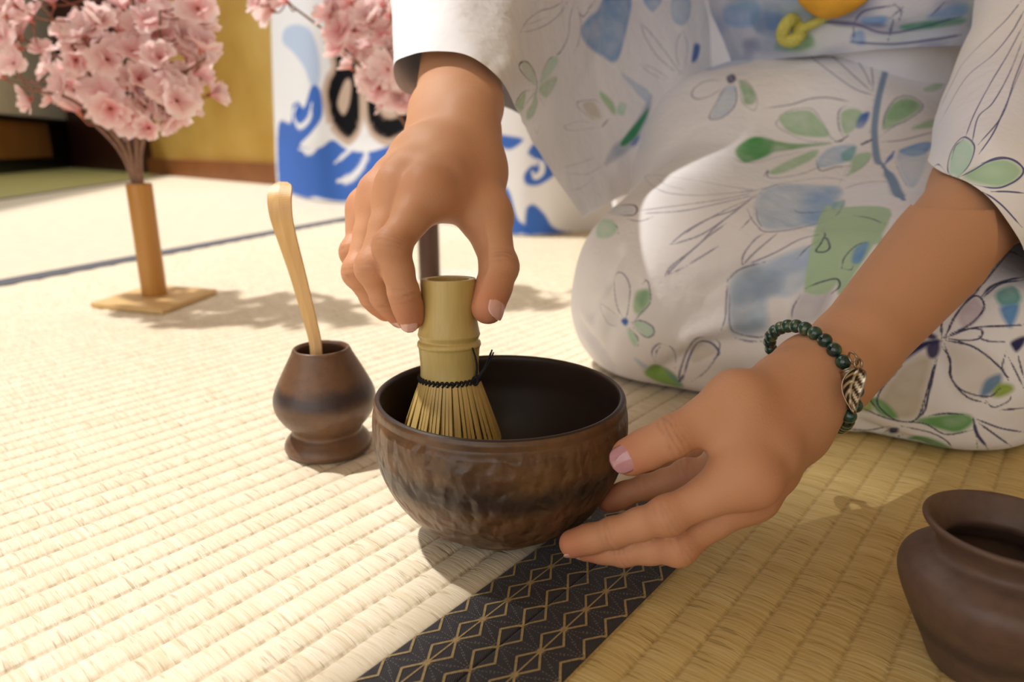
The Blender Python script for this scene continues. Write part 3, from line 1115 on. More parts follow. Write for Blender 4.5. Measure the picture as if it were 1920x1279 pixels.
# second arrangement, in a dark tube behind the whisking hand
M_vase2 = bamboo('smoked_bamboo', srgb(92, 58, 36), srgb(56, 34, 22), 0.4, 0.45)
vb2 = G(806, 524, 0.006)
arr2 = tag(empty('blossom_arrangement', (vb2[0], vb2[1], 0)), 'pink cherry blossom in a dark brown bamboo tube behind the whisking hand', 'flowers')
s2 = 0.055
d2 = [np.array([math.cos(t), math.sin(t), 0]) * s2 * 1.41 for t in (0.5, 0.5 + math.pi / 2, 0.5 + math.pi, 0.5 + 1.5 * math.pi)]
bevel(slab('base_plate', [p + np.array([0.02, 0.03, 0]) for p in d2], 0.0, 0.0062, plain('pale_plate', srgb(226, 216, 200), 0.5, 0.05, 40), arr2), 0.0012)
bamboo_vase((vb2[0], vb2[1]), 0.0062, 0.15, 0.0148, M_vase2, arr2)
mouth2 = np.array([vb2[0], vb2[1], 0.15])
Y2 = vb2[1]
tips2 = [PY(*q) for q in ((700, 60, Y2 - .05), (650, -20, Y2 - .02), (520, -10, Y2 - .04), (740, 120, Y2 - .06), (760, -60, Y2), (600, -90, Y2))]
sp2 = [(486, 8), (512, 20), (540, 4), (500, -10), (640, 60), (668, 92), (640, 20), (690, 40), (720, 70), (700, 120), (730, 130), (715, 165), (745, 180), (760, 150), (690, 150), (735, 100), (660, 130), (640, 90), (700, 10), (740, 30), (665, 60), (730, 195), (752, 110), (620, 30), (700, 85), (760, 190), (720, 15), (755, 60), (660, 5)]
spots2 = [PY(x, y, Y2 - random.uniform(.0, .09)) for x, y in sp2]
for _ in range(22):
    y = random.uniform(-110, 150)
    spots2.append(PY(random.uniform(640 + max(0, y) * .35, 790), y, Y2 - random.uniform(-.04, .09)))
for _ in range(14):
    spots2.append(PY(random.uniform(480, 640), random.uniform(-120, -15), Y2 - random.uniform(-.04, .08)))
arrangement(arr2, mouth2, tips2, spots2, M_stem2)

# ================================================================== printed wave banner
def T(c, pts):
    ox, oy, s = c
    return [(ox + x * s, oy + y * s) for x, y in pts]
cB = (480, 0, 0.3597)
cA = (900, 0, 0.3439)
WHITE = (0.84, 0.85, 0.90)
BLUE = srgb(52, 104, 196)[:3]
LBL = srgb(186, 204, 234)[:3]
BLK = srgb(12, 12, 18)[:3]
TAN = srgb(196, 172, 156)[:3]
foot = [G(520, 349), G(545, 364), G(590, 377), G(650, 383), G(760, 400), G(860, 425), G(950, 441), G(1020, 443), G(1110, 434), G(1180, 430)]
fc = crom(foot, 150)
zs = np.linspace(0.002, 1.35, 150)
V = []
for i, p in enumerate(fc):
    for z in zs:
        u = i / 149
        back = np.array([0.03 * z, 0.06 * z, 0])
        wv = 0.018 * math.sin(u * 19 + z * 2.5) * min(1, z * 5)
        V.append(p + back * z + np.array([0.4, 0.9, 0]) * wv + np.array([0, 0, z]))
V = np.array(V)
m_ = len(zs)
Fq = np.array([(i * m_ + j, (i + 1) * m_ + j, (i + 1) * m_ + j + 1, i * m_ + j + 1) for i in range(149) for j in range(m_ - 1)])
prints = []
def fl(c, pts, col, al=0.97, soft=0.006):
    prints.append(('fill', T(c, pts), soft, col, al))
def ln(c, pts, wpx, col, al=0.97, depth=2.0):
    prints.append(('line', T(c, pts), wpx * c[2] * depth / FPX / 2, col, al))
fl(cB, [(150, 150), (220, 128), (290, 170), (330, 300), (330, 430), (290, 450), (250, 350), (190, 270), (140, 220)], LBL)
fl(cB, [(118, 650), (180, 640), (195, 540), (250, 560), (290, 450), (335, 470), (345, 600), (290, 690), (230, 760), (330, 770), (400, 730), (480, 780), (600, 790), (790, 730), (880, 770), (960, 720), (1010, 800), (970, 900), (1040, 1000), (1000, 1180), (800, 1130), (600, 1080), (400, 1075), (190, 1020), (120, 960)], BLUE)
ln(cB, [(215, 545), (195, 600), (225, 660), (275, 620), (290, 540)], 40, WHITE)
fl(cB, [(200, 590), (212, 530), (240, 560), (225, 610)], BLUE)
ln(cB, [(225, 775), (280, 790), (330, 735), (390, 650)], 46, WHITE)
ln(cB, [(410, 850), (470, 800), (530, 745)], 32, WHITE)
ln(cB, [(425, 945), (500, 925), (560, 850), (575, 770), (555, 690)], 54, WHITE)
ln(cB, [(600, 910), (650, 890), (690, 930)], 24, LBL, 0.8)
LET1 = [(372, 120), (440, 95), (520, 140), (530, 300), (542, 400), (545, 640), (495, 732), (450, 722), (388, 640), (360, 500), (372, 420), (405, 340), (372, 220)]
LET2 = [(578, 120), (640, 95), (700, 160), (650, 300), (640, 420), (650, 560), (700, 600), (790, 570), (840, 640), (720, 735), (640, 724), (585, 650), (572, 480), (580, 300)]
for L_ in (LET1, LET2):
    ln(cB, L_ + L_[:1], 44, TAN)
    fl(cB, L_, BLK, 1.0)
fl(cB, [(425, 540), (455, 440), (480, 410), (497, 440), (485, 545), (455, 600)], TAN)
fl(cA, [(60, 735), (150, 740), (235, 762), (165, 815), (100, 790)], BLUE)
fl(cA, [(262, 830), (310, 775), (385, 830), (420, 930), (330, 1005), (255, 1005), (240, 955), (280, 905), (315, 900), (290, 860)], BLUE)
ln(cA, [(300, 870), (335, 890), (335, 940), (300, 965), (285, 940)], 26, WHITE)
fl(cA, [(120, 1040), (160, 1045), (205, 1190), (255, 1235), (275, 1300), (120, 1300)], BLUE)
fl(cA, [(250, 1155), (290, 1115), (350, 1165), (410, 1245), (560, 1290), (280, 1300)], BLUE)
M_ban = NT('banner_cloth')
_a = M_ban.n('ShaderNodeVertexColor', layer_name='print')
M_ban.base(_a.outputs[0])
M_ban.set(Roughness=0.9)
M_ban.b.inputs['Specular IOR Level'].default_value = 0.1
N_ = vertex_normals(V, Fq)
if (N_[:, 1] > 0).mean() > 0.5:
    N_, Fq = -N_, Fq[:, ::-1]
# give the cloth a back and edges
nV = len(V)
rim = [i * m_ for i in range(150)] + [149 * m_ + j for j in range(1, m_)] + [i * m_ + m_ - 1 for i in range(148, -1, -1)] + [j for j in range(m_ - 2, 0, -1)]
Fe = np.array([(a_, b_, b_ + nV, a_ + nV) for a_, b_ in zip(rim, rim[1:] + rim[:1])])
V = np.vstack([V, V - N_ * 0.005])
Fq = np.vstack([Fq, Fq[:, ::-1] + nV, Fe])
N_ = np.vstack([N_, -N_])
ban = cloth_obj('wave_banner', V, Fq, N_, lambda P: np.tile(np.array(WHITE), (len(P), 1)), prints, M_ban.m, None, split=3, tol=0.9)
tag(ban, 'blue and white wave-print cloth banner with bold black lettering behind the blossoms', 'banner')
# ================================================================== the kneeling person
person = tag(empty('person', (0.30, 0.62, 0)), 'kneeling person in a white floral yukata whisking tea and steadying the bowl', 'person')
def to_person(o):
    o.parent = person
    o.matrix_parent_inverse = Matrix.Translation(-person.location)
    return o

def skin_mat():
    t = NT('skin')
    at = t.n('ShaderNodeVertexColor', layer_name='print')
    v = t.coords()
    n1 = t.noise(v, 90, 3, 0.6)
    n2 = t.noise(v, 700, 3, 0.6)
    vo = t.n('ShaderNodeTexVoronoi')
    vo.inputs['Scale'].default_value = 900
    t.l(v, vo.inputs['Vector'])
    c = t.mix(t.math('MULTIPLY', t.math('SUBTRACT', n1, 0.5), 0.25), at.outputs[0], srgb(206, 130, 96))
    t.base(c)
    h = t.math('ADD', t.math('MULTIPLY', vo.outputs['Distance'], 0.5), t.math('MULTIPLY', n2, 0.6))
    t.nrm(t.bump(h, 0.16, 0.0006))
    t.set(Roughness=0.52)
    t.b.inputs['Subsurface Weight'].default_value = 0.12
    t.b.inputs['Subsurface Radius'].default_value = (0.012, 0.004, 0.002)
    t.b.inputs['Subsurface Scale'].default_value = 0.5
    t.b.inputs['Specular IOR Level'].default_value = 0.28
    return t.m
M_skin = skin_mat()

# joints: wrist, then per digit knuckle, middle joint, end joint, tip (photo pixel, depth along the lens axis)
HANDS = {
 'R': dict(W=(852, 236, .408), E=(880, 20, .540),
   idx=[(806, 358, .347), (735, 463, .331), (757, 550, .335), (769, 594, .341)],
   mid=[(750, 355, .355), (702, 500, .341), (722, 556, .354), (746, 586, .362)],
   rng=[(714, 370, .371), (675, 508, .358), (700, 556, .371), (724, 580, .380)],
   pnk=[(690, 396, .387), (666, 472, .377), (680, 530, .384), (704, 560, .392)],
   thb=[(888, 316, .391), (912, 408, .368), (936, 500, .352), (916, 576, .342)]),
 'L': dict(W=(1556, 702, .338), E=(1885, 330, .452),
   idx=[(1406, 893, .284), (1252, 966, .285), (1150, 999, .297), (1074, 1020, .307)],
   mid=[(1404, 922, .300), (1272, 1024, .290), (1168, 1035, .302), (1098, 1028, .311)],
   rng=[(1398, 893, .314), (1290, 892, .322), (1208, 914, .330), (1140, 936, .336)],
   pnk=[(1404, 862, .332), (1322, 858, .346), (1262, 874, .354), (1212, 892, .360)],
   thb=[(1492, 742, .318), (1382, 754, .296), (1258, 820, .290), (1182, 856, .297)]),
}
RAD = dict(idx=(.0105, .0088, .0077, .0070), mid=(.0105, .0090, .0079, .0072), rng=(.0100, .0086, .0075, .0068), pnk=(.0092, .0076, .0068, .0061), thb=(.0135, .0118, .0105, .0088))
RADS = {'R': dict(idx=(.0102, .0084, .0073, .0064), mid=(.0102, .0085, .0074, .0066), rng=(.0097, .0081, .0071, .0064), pnk=(.0088, .0072, .0064, .0058), thb=(.0128, .0106, .0098, .0078)),
        'L': dict(idx=(.0100, .0073, .0064, .0056), mid=(.0098, .0070, .0061, .0054), rng=(.0094, .0064, .0057, .0052), pnk=(.0088, .0062, .0055, .0050), thb=(.0128, .0100, .0086, .0078))}
def J(h):
    return {k: ([PZ(*q) for q in v] if isinstance(v, list) else PZ(*v)) for k, v in h.items()}
SHO = {'R': np.array([0.20, 0.83, 0.45]), 'L': np.array([0.535, 0.685, 0.41])}
body_V, body_F, body_N, body_C = [], [], [], []
nails = []
SK = np.array(srgb(205, 152, 116)[:3])
RED = np.array(srgb(192, 108, 82)[:3])
nv = 0
JJ = {}
for side in ('R', 'L'):
    j = J(HANDS[side])
    JJ[side] = j
    W, E = j['W'], j['E']
    RAD = RADS[side]
    fdirv = (E - W) / np.linalg.norm(E - W)
    elbow = W + fdirv * 0.225
    allp = np.vstack([j[k] for k in ('idx', 'mid', 'rng', 'pnk', 'thb')] + [W, W + fdirv * 0.10])
    fld = Field(allp.min(0) - 0.036, allp.max(0) + 0.036, 0.00098)
    # palm frame
    across = j['idx'][0] - j['pnk'][0]
    along = (j['mid'][0] + j['rng'][0]) / 2 - W
    dors = np.cross(across, along)
    dors /= np.linalg.norm(dors)
    # the side the fingers curl away from
    curl = j['mid'][2] - j['mid'][0]
    curl = curl - along * (curl @ along) / (along @ along)
    if dors @ curl > 0:
        dors = -dors
    j['dors'] = dors
    acr = across / np.linalg.norm(across)
    D = fld.new()
    # forearm and wrist: wider than thick
    fd_ = dors - fdirv * (dors @ fdirv)
    if side == 'R':
        fd_ = np.array([-.25, -.3, 1.0])
        fd_ = fd_ - fdirv * (fd_ @ fdirv)
    if side == 'R':
        fld.cap(D, W + fdirv * 0.012, W + fdirv * 0.14, .0265, .0315, .012, fd_, 1.32, .03)
        fld.cap(D, W - acr * .004, W + fdirv * 0.02, .0240, .0262, .012, fd_, 1.30)
    else:
        fld.cap(D, W + fdirv * 0.006, W + fdirv * 0.16, .0225, .0360, .012, fd_, 1.16, .03)
        fld.cap(D, W, W + fdirv * 0.02, .0215, .0225, .012, fd_, 1.2)
    # metacarpals
    spread = {'idx': .30, 'mid': .10, 'rng': -.12, 'pnk': -.34}
    for k in ('idx', 'mid', 'rng', 'pnk'):
        root = W + acr * spread[k] * .042 - along / np.linalg.norm(along) * -.006
        pm = j[k][0] - dors * 0.0035
        fld.cap(D, root - dors * .002, pm, .0130, RAD[k][0] + .0012, .013)
        fld.cap(D, root - dors * .010, pm - dors * .009 - along * .12, .0115, .0095, .013)
    # skin between the knuckles
    for k, k2 in (('idx', 'mid'), ('mid', 'rng'), ('rng', 'pnk')):
        a_, b_ = j[k], j[k2]
        fld.cap(D, a_[0] * .86 + a_[1] * .14 - dors * .0015, b_[0] * .86 + b_[1] * .14 - dors * .0015, .0080, .0080, .008)
        fld.cap(D, a_[0] * .8 + W * .2 + dors * .001, b_[0] * .8 + W * .2 + dors * .001, .0100, .0100, .010)
        fld.cap(D, a_[0] * .5 + W * .5 + dors * .001, b_[0] * .5 + W * .5 + dors * .001, .0115, .0115, .012)
    # ball of the thumb and the web
    tm = j['thb'][1]
    tr = j['thb'][0]
    fld.cap(D, W + acr * .012, tr, .0135, .0148, .012)
    fld.cap(D, tr, tm, .0150, .0130, .012)
    fld.cap(D, tr - dors * .004, j['idx'][0] * .45 + tm * .15 + W * .40 - dors * .006, .0120, .0090, .013)
    fld.cap(D, tm * .62 + j['idx'][0] * .2 + W * .18 - dors * .002, j['idx'][0] * .62 + tm * .22 + W * .16 - dors * .004, .0072, .0078, .011)
    # tendons and knuckle heads
    for k in ('idx', 'mid', 'rng', 'pnk'):
        fld.cap(D, W * .55 + j[k][0] * .45 + dors * .0075, j[k][0] + dors * .0062, .0022, .0036, .007)
        fld.cap(D, j[k][0] + dors * .0024, j[k][0] + dors * .0026, .0086, .0086, .008)
    if side == 'R':   # head of the ulna
        uh = W - acr * .019 + fdirv * .010 + dors * .008
        fld.cap(D, uh, uh + fdirv * .004, .0075, .0075, .012)
    out = D.copy()
    dls = {}
    for k in ('idx', 'mid', 'rng', 'pnk', 'thb'):
        p = j[k]
        ff, SS = fld.part(np.min(p, 0) - .035, np.max(p, 0) + .035)
        f = ff.new()
        r = RAD[k]
        n0 = 1 if k == 'thb' else 0
        for a in range(n0, 3):
            mid = (p[a] + p[a + 1]) / 2
            rm = (r[a] + r[a + 1]) / 2 * (0.955 if a < 2 else 1.0)
            ff.cap(f, p[a], mid, r[a], rm, .003)
            ff.cap(f, mid, p[a + 1], rm, r[a + 1], .003)
        ax = p[2] - p[1]
        ax2 = p[1] - p[0]
        # finger's own dorsal side
        dl = -(p[2] - p[1]) / np.linalg.norm(p[2] - p[1]) + (p[1] - p[0]) / np.linalg.norm(p[1] - p[0])
        if np.linalg.norm(dl) < 0.25 or k == 'thb':
            dl = dors.copy()
            if k == 'thb':
                dl = np.array([0.80, -0.58, 0.10]) if side == 'R' else np.array([-0.05, -0.86, 0.50])
        if k == 'idx' and side == 'R':
            dl = np.array([-0.22, -0.95, 0.28])
        dl = dl - ax * (dl @ ax) / (ax @ ax)
        dl /= np.linalg.norm(dl)
        dls[k] = dl
        ff.cap(f, p[1] + dl * .0014, p[1] + dl * .0016, r[1] * .93, r[1] * .93, .005)
        # finger pad
        ax3 = p[3] - p[2]
        d3 = dl - ax3 * (dl @ ax3) / (ax3 @ ax3)
        d3 /= np.linalg.norm(d3)
        ff.cap(f, p[2] * .3 + p[3] * .7 - d3 * .0016, p[3] - d3 * .0010, r[3] * .95, r[3] * .88, .004)
        out[SS] = np.minimum(out[SS], smin(D[SS], f, 0.0075 if k != 'thb' else 0.009))
        nails.append((side, k, p[2], p[3], d3, r[3]))
    V, Fq, N = fld.mesh(out)
    # cut off the far end of the forearm inside the sleeve: it is carried on below
    C = np.tile(SK, (len(V), 1))
    redw = np.zeros(len(V))
    for k in ('idx', 'mid', 'rng', 'pnk', 'thb'):
        p = j[k]
        for a, (wt, rr) in enumerate([(.30, .013), (.38, .009), (.30, .008), (.60, .013)]):
            if k == 'thb' and a == 0:
                continue
            redw = np.maximum(redw, wt * np.exp(-((V - p[a]) ** 2).sum(1) / (rr * rr)))
    web = j['thb'][1] * .45 + j['idx'][0] * .35 + W * .2
    redw = np.maximum(redw, .55 * np.exp(-((V - web) ** 2).sum(1) / .014 ** 2))
    # joint creases on the back of the fingers and thumb
    disp = np.zeros(len(V))
    for k in ('idx', 'mid', 'rng', 'pnk', 'thb'):
        p = j[k]
        for a in (1, 2):
            if k == 'thb' and a == 1:
                continue
            axv = p[a + 1] - p[a - 1]
            axv /= np.linalg.norm(axv)
            rel = V - p[a]
            s = rel @ axv
            rad = np.linalg.norm(rel - s[:, None] * axv, axis=1)
            dj = dls[k]
            nearj = (rad < RAD[k][a] * 1.5) * np.clip((N @ dj - 0.05) * 1.8, 0, 1) * (0.55 + 0.45 * vnoise(V * 420))
            for off, amp in ((-.0036, .00010), (-.0014, .00018), (.0006, .00020), (.0030, .00012)):
                wob = .0011 * vnoise(V * 170 + off * 9000)
                disp -= nearj * amp * (1.9 if k == 'thb' else 1.2) * np.exp(-((s - off + wob) / .00062) ** 2)
    V = V + N * disp[:, None]
    C = C * (1 - redw[:, None]) + RED * redw[:, None]
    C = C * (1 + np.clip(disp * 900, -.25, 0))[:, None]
    N2 = vertex_normals(V, Fq)
    body_V.append(V); body_F.append(Fq + nv); body_N.append(N2); body_C.append(C)
    nv += len(V)
    # upper forearm, elbow, upper arm under the sleeve (coarser)
    S = SHO[side]
    q = np.vstack([W + fdirv * .09, elbow, S])
    fa = Field(q.min(0) - .07, q.max(0) + .07, 0.0045)
    DA = fa.new()
    r1 = .0300 if side == 'R' else .0300
    fa.cap(DA, W + fdirv * .095, elbow, r1 * .93, .036, .02, fd_, 1.12, .04)
    fa.cap(DA, elbow, S, .036, .042, .02, m=.04)
    V, Fq, N = fa.mesh(DA)
    body_V.append(V); body_F.append(Fq + nv); body_N.append(N); body_C.append(np.tile(SK, (len(V), 1)))
    nv += len(V)
# trunk, neck and head (above the frame) and folded legs, all under the clothes
tf = Field((-0.02, 0.30, -0.02), (0.85, 1.25, 0.86), 0.008)
DT = tf.new()
PEL = np.array([0.45, 0.86, 0.19])
CHE = np.array([0.35, 0.735, 0.42])
NEK = np.array([0.325, 0.70, 0.50])
HED = np.array([0.285, 0.645, 0.615])
tf.cap(DT, PEL, CHE, .105, .098, .05, m=.06)
for S in SHO.values():
    tf.cap(DT, CHE + np.array([0, 0, .02]), S, .085, .052, .05, m=.06)
tf.cap(DT, CHE, NEK, .06, .048, .04, m=.06)
tf.cap(DT, NEK, HED, .050, .055, .03, m=.06)
tf.cap(DT, HED + np.array([0.012, .015, .015]), HED + np.array([.02, .025, .04]), .078, .080, .03, m=.06)
tf.cap(DT, HED + np.array([-.028, -.035, -.035]), HED + np.array([-.035, -.043, .02]), .045, .052, .03, m=.06)
nz0 = HED + np.array([-.070, -.086, -.005])
tf.cap(DT, nz0 + np.array([.012, .015, .028]), nz0, .009, .013, .012, m=.03)
for K, Hh in ((np.array([.135, .585, .07]), np.array([.37, .90, .13])), (np.array([.29, .475, .07]), np.array([.53, .80, .13]))):
    tf.cap(DT, K, Hh, .052, .085, .03, m=.06)
    tf.cap(DT, K + np.array([.02, .03, -.02]), Hh + np.array([.02, .03, -.06]), .042, .045, .03, m=.06)
DT = np.maximum(DT, (0.004 - tf.ax[2])[None, None, :])
V, Fq, N = tf.mesh(DT)
body_V.append(V); body_F.append(Fq + nv); body_N.append(N); body_C.append(np.tile(SK, (len(V), 1)))
bv = np.vstack(body_V)
body_o = mesh_obj('body', bv, np.vstack(body_F), M_skin)
body_o.data.normals_split_custom_set_from_vertices(np.vstack(body_N).tolist())
at = body_o.data.color_attributes.new('print', 'FLOAT_COLOR', 'POINT')
at.data.foreach_set('color', np.hstack([np.vstack(body_C), np.ones((len(bv), 1))]).astype(np.float32).ravel())
to_person(body_o)

# hair: a gathered bun, above the frame
hf = Field(HED - 0.13, HED + np.array([.2, .2, .17]), 0.006)
DH = hf.new()
hf.cap(DH, HED + np.array([.022, .026, .022]), HED + np.array([.026, .032, .046]), .084, .086, .03, m=.05)
hf.cap(DH, HED + np.array([.085, .105, .02]), HED + np.array([.09, .11, .04]), .036, .036, .03, m=.05)
V, Fq, N = hf.mesh(DH)
to_person(mesh_obj('hair', V, Fq, plain('dark_hair', srgb(34, 24, 20), 0.45, 0.2, 200)))

# nails: thin curved plates on the fingertips
M_nail = plain('nail_polish', srgb(196, 142, 150), 0.12, 0.05, 300)
M_nail.node_tree.nodes['Principled BSDF'].inputs['Coat Weight'].default_value = 0.6
M_nail2 = plain('nail_polish_pale', srgb(226, 176, 162), 0.12, 0.05, 300)
M_nail2.node_tree.nodes['Principled BSDF'].inputs['Coat Weight'].default_value = 0.6
for side, k, p2, p3, d3, r in nails:
    if k in ('rng', 'pnk'):
        continue
    ax = (p3 - p2) / np.linalg.norm(p3 - p2)
    if side == 'L' and k in ('idx', 'mid'):
        d3 = np.array([-0.25, -0.35, -0.9])
        d3 = d3 - ax * (d3 @ ax)
        d3 /= np.linalg.norm(d3)
    sd_ = np.cross(ax, d3)
    Wn, Ln = r * (0.80 if k != 'thb' else 0.86), r * (1.75 if k != 'thb' else 1.62)
    R = r * 1.03
    n, m = 14, 12
    V = []
    for layer in (0, 1):
        for a in range(n + 1):
            s = a / n
            half = Wn * max(0.04, 1 - abs(2 * s - 1) ** 2.6) ** 0.42
            for b in range(m + 1):
                x = (2 * b / m - 1)
                ang = x * half / R
                top = R - 0.0004 + (0.0005 if layer == 0 else -0.0006)
                dip = -0.55 * r * max(0, s - 0.45) ** 2
                V.append(p3 + ax * (r * 0.92 - Ln * (1 - s)) + sd_ * (top * math.sin(ang)) + d3 * (top * math.cos(ang) + dip))
    q = (n + 1) * (m + 1)
    F = []
    for a in range(n):
        for b in range(m):
            i = a * (m + 1) + b
            F.append((i, i + 1, i + m + 2, i + m + 1))
            F.append((q + i, q + i + m + 1, q + i + m + 2, q + i + 1))
    edge = [b for b in range(m + 1)] + [(a + 1) * (m + 1) + m for a in range(n)] + [n * (m + 1) + m - 1 - b for b in range(m)] + [(n - 1 - a) * (m + 1) for a in range(n - 1)]
    for e0, e1 in zip(edge, edge[1:] + edge[:1]):
        F.append((e0, q + e0, q + e1, e1))
    o = mesh_obj('fingernail', V, F, M_nail if k == 'thb' and side == 'L' else M_nail2)
    o.parent = body_o
# ================================================================== yukata
def yukata_mat():
    t = NT('yukata_cotton')
    at = t.n('ShaderNodeVertexColor', layer_name='print')
    t.base(at.outputs[0])
    v = t.coords()
    w1 = t.noise(t.coords(scale=(1, 1, 0.12)), 900, 2)
    w2 = t.noise(t.coords(scale=(0.12, 0.12, 1)), 900, 2)
    n = t.noise(v, 45, 3, 0.55)
    nb = t.bump(n, 0.42, 0.006)
    t.nrm(t.bump(t.math('ADD', w1, w2), 0.22, 0.0005, nb))
    t.set(Roughness=0.85)
    t.b.inputs['Sheen Weight'].default_value = 0.1
    return t.m
M_yuk = yukata_mat()
INK = srgb(72, 72, 128)[:3]
INKD = srgb(38, 40, 92)[:3]
GRN = srgb(112, 170, 106)[:3]
LGR = srgb(176, 206, 172)[:3]
MINT = srgb(190, 224, 206)[:3]
DGR = srgb(30, 140, 96)[:3]
YGR = srgb(150, 176, 72)[:3]
CBL = srgb(104, 156, 214)[:3]
LBU = srgb(176, 200, 226)[:3]
RBL = srgb(60, 108, 190)[:3]
GRY = srgb(186, 184, 196)[:3]
TAU = srgb(196, 184, 160)[:3]
LAV = srgb(214, 200, 214)[:3]
TEA = srgb(120, 178, 176)[:3]
SLT = srgb(110, 142, 178)[:3]

def yuk_base(P):
    c = np.tile(np.array(srgb(242, 241, 246)[:3]), (len(P), 1))
    a = np.clip(vnoise(P * 9 + 5) * 1.4, 0, 1)[:, None] * 0.55
    c = c * (1 - a) + np.array(srgb(218, 220, 242)[:3]) * a
    a = np.clip(vnoise(P * 8 + 40) * 1.4, 0, 1)[:, None] * 0.5
    c = c * (1 - a) + np.array(srgb(244, 226, 204)[:3]) * a
    return c

cA = (900, 0, 0.3439)
cR = (1380, 0, 0.3439)
cC = (1040, 340, 0.3439)
cD = (1500, 400, 0.391)
lapP, slvP, slv2P, obiP = [], [], [], []
def F_(lst, c, pts, col, al=0.6, soft=0.003):
    lst.append(('fill', T(c, pts), soft, col, al))
def L_(lst, c, pts, wd=2.6, col=INK, al=0.75, depth=0.6):
    lst.append(('line', T(c, pts), wd * 1.15 * depth / FPX / 2, col, min(0.95, al * 1.25)))

# --- right sleeve (crop A)
S1 = slvP
L_(S1, cA, [(220, 175), (260, 110), (330, 60), (400, 40), (460, 0)], 2.2)
L_(S1, cA, [(220, 178), (290, 165), (370, 130), (440, 70), (475, 10)], 2.2)
L_(S1, cA, [(240, 140), (300, 120), (370, 92)], 1.8)
L_(S1, cA, [(515, 0), (490, 100), (480, 200), (440, 280), (415, 300)], 2.4)
L_(S1, cA, [(530, 40), (550, 120), (540, 220), (510, 290)], 2.0)
L_(S1, cA, [(515, 20), (560, 90), (600, 40), (630, 0)], 2.2)
F_(S1, cA, [(640, 60), (690, -20), (820, -10), (800, 150), (745, 330), (660, 300), (580, 240), (550, 160), (600, 90)], CBL, 0.75, 0.004)
F_(S1, cA, [(225, 345), (260, 340), (300, 400), (310, 465), (250, 420)], LGR, 0.5)
L_(S1, cA, [(310, 470), (250, 420), (215, 370), (225, 340), (260, 340), (295, 390), (312, 460)], 3.0, INKD, 0.8)
F_(S1, cA, [(325, 460), (345, 390), (385, 320), (420, 315), (415, 360), (370, 420)], MINT, 0.8)
L_(S1, cA, [(325, 450), (345, 380), (380, 320), (420, 310)], 2.2)
F_(S1, cA, [(320, 485), (380, 430), (420, 425), (400, 480), (360, 530)], LGR, 0.8)
F_(S1, cA, [(300, 500), (285, 560), (255, 610), (260, 650), (290, 630), (315, 560)], GRN, 0.6)
F_(S1, cA, [(195, 580), (210, 540), (250, 505), (230, 600)], LGR, 0.8)
L_(S1, cA, [(305, 490), (240, 500), (200, 550), (195, 580)], 3.4, INKD)
L_(S1, cA, [(310, 490), (330, 540), (355, 580)], 2.4)
L_(S1, cA, [(310, 490), (270, 540), (225, 605)], 2.4, INKD)
L_(S1, cA, [(312, 440), (310, 480), (306, 520)], 5, INKD, 0.9)
L_(S1, cA, [(320, 570), (290, 650), (310, 725), (335, 650)], 1.8, INK, 0.4)
L_(S1, cA, [(660, 670), (600, 640), (540, 590), (530, 560), (560, 550), (620, 545), (660, 560)], 2.2, INK, 0.6)
F_(S1, cA, [(560, 570), (620, 560), (660, 640), (600, 630)], TAU, 0.5)
F_(S1, cA, [(720, 615), (660, 535), (655, 500), (690, 520), (730, 570), (738, 620)], LGR, 0.9)
F_(S1, cA, [(745, 610), (765, 560), (800, 575), (780, 630)], MINT, 0.8)
L_(S1, cA, [(650, 680), (560, 660), (480, 680), (460, 695), (500, 712), (600, 700), (650, 690)], 1.8, INK, 0.4)
L_(S1, cA, [(665, 690), (680, 675), (695, 655)], 6, INKD, 0.9)
F_(S1, cA, [(930, 520), (925, 600), (860, 770), (700, 890), (690, 870), (730, 800), (800, 740), (880, 620)], SLT, 0.55, 0.006)
F_(S1, cA, [(920, 590), (900, 650), (850, 745), (790, 795), (765, 785), (800, 730), (850, 670)], DGR, 0.95)
F_(S1, cA, [(870, 740), (850, 790), (820, 790), (845, 755)], RBL, 0.8)
F_(S1, cA, [(770, 400), (850, 450), (920, 500), (915, 560), (850, 500)], LBU, 0.6)
L_(S1, cA, [(870, 110), (900, 200), (970, 310), (1090, 410)], 2.4, INK, 0.5)
L_(S1, cA, [(870, 115), (950, 205), (1030, 310), (1100, 410)], 2.4, INK, 0.5)
L_(S1, cA, [(1110, 170), (1080, 210), (1070, 300), (1100, 400)], 2.4, INK, 0.5)
L_(S1, cA, [(1110, 170), (1130, 260), (1110, 400)], 2.4, INK, 0.5)
L_(S1, cA, [(865, 345), (930, 400), (1020, 440)], 2.0, INK, 0.45)
L_(S1, cA, [(870, 345), (960, 380), (1040, 440)], 2.0, INK, 0.45)
F_(S1, cA, [(1040, 60), (1055, -10), (1140, -10), (1145, 80), (1110, 135), (1060, 120)], LBU, 0.8)
F_(S1, cA, [(890, -10), (990, -10), (940, 62)], CBL, 0.6)
F_(S1, cA, [(1170, 240), (1200, 250), (1185, 320), (1155, 340), (1160, 290)], RBL, 0.95)
L_(S1, cA, [(430, 920), (540, 890), (650, 850)], 1.8, INK, 0.4)
L_(S1, cA, [(450, 940), (580, 950), (680, 890)], 1.8, INK, 0.4)
L_(S1, cA, [(490, 1040), (560, 1020), (640, 950)], 1.8, INK, 0.4)

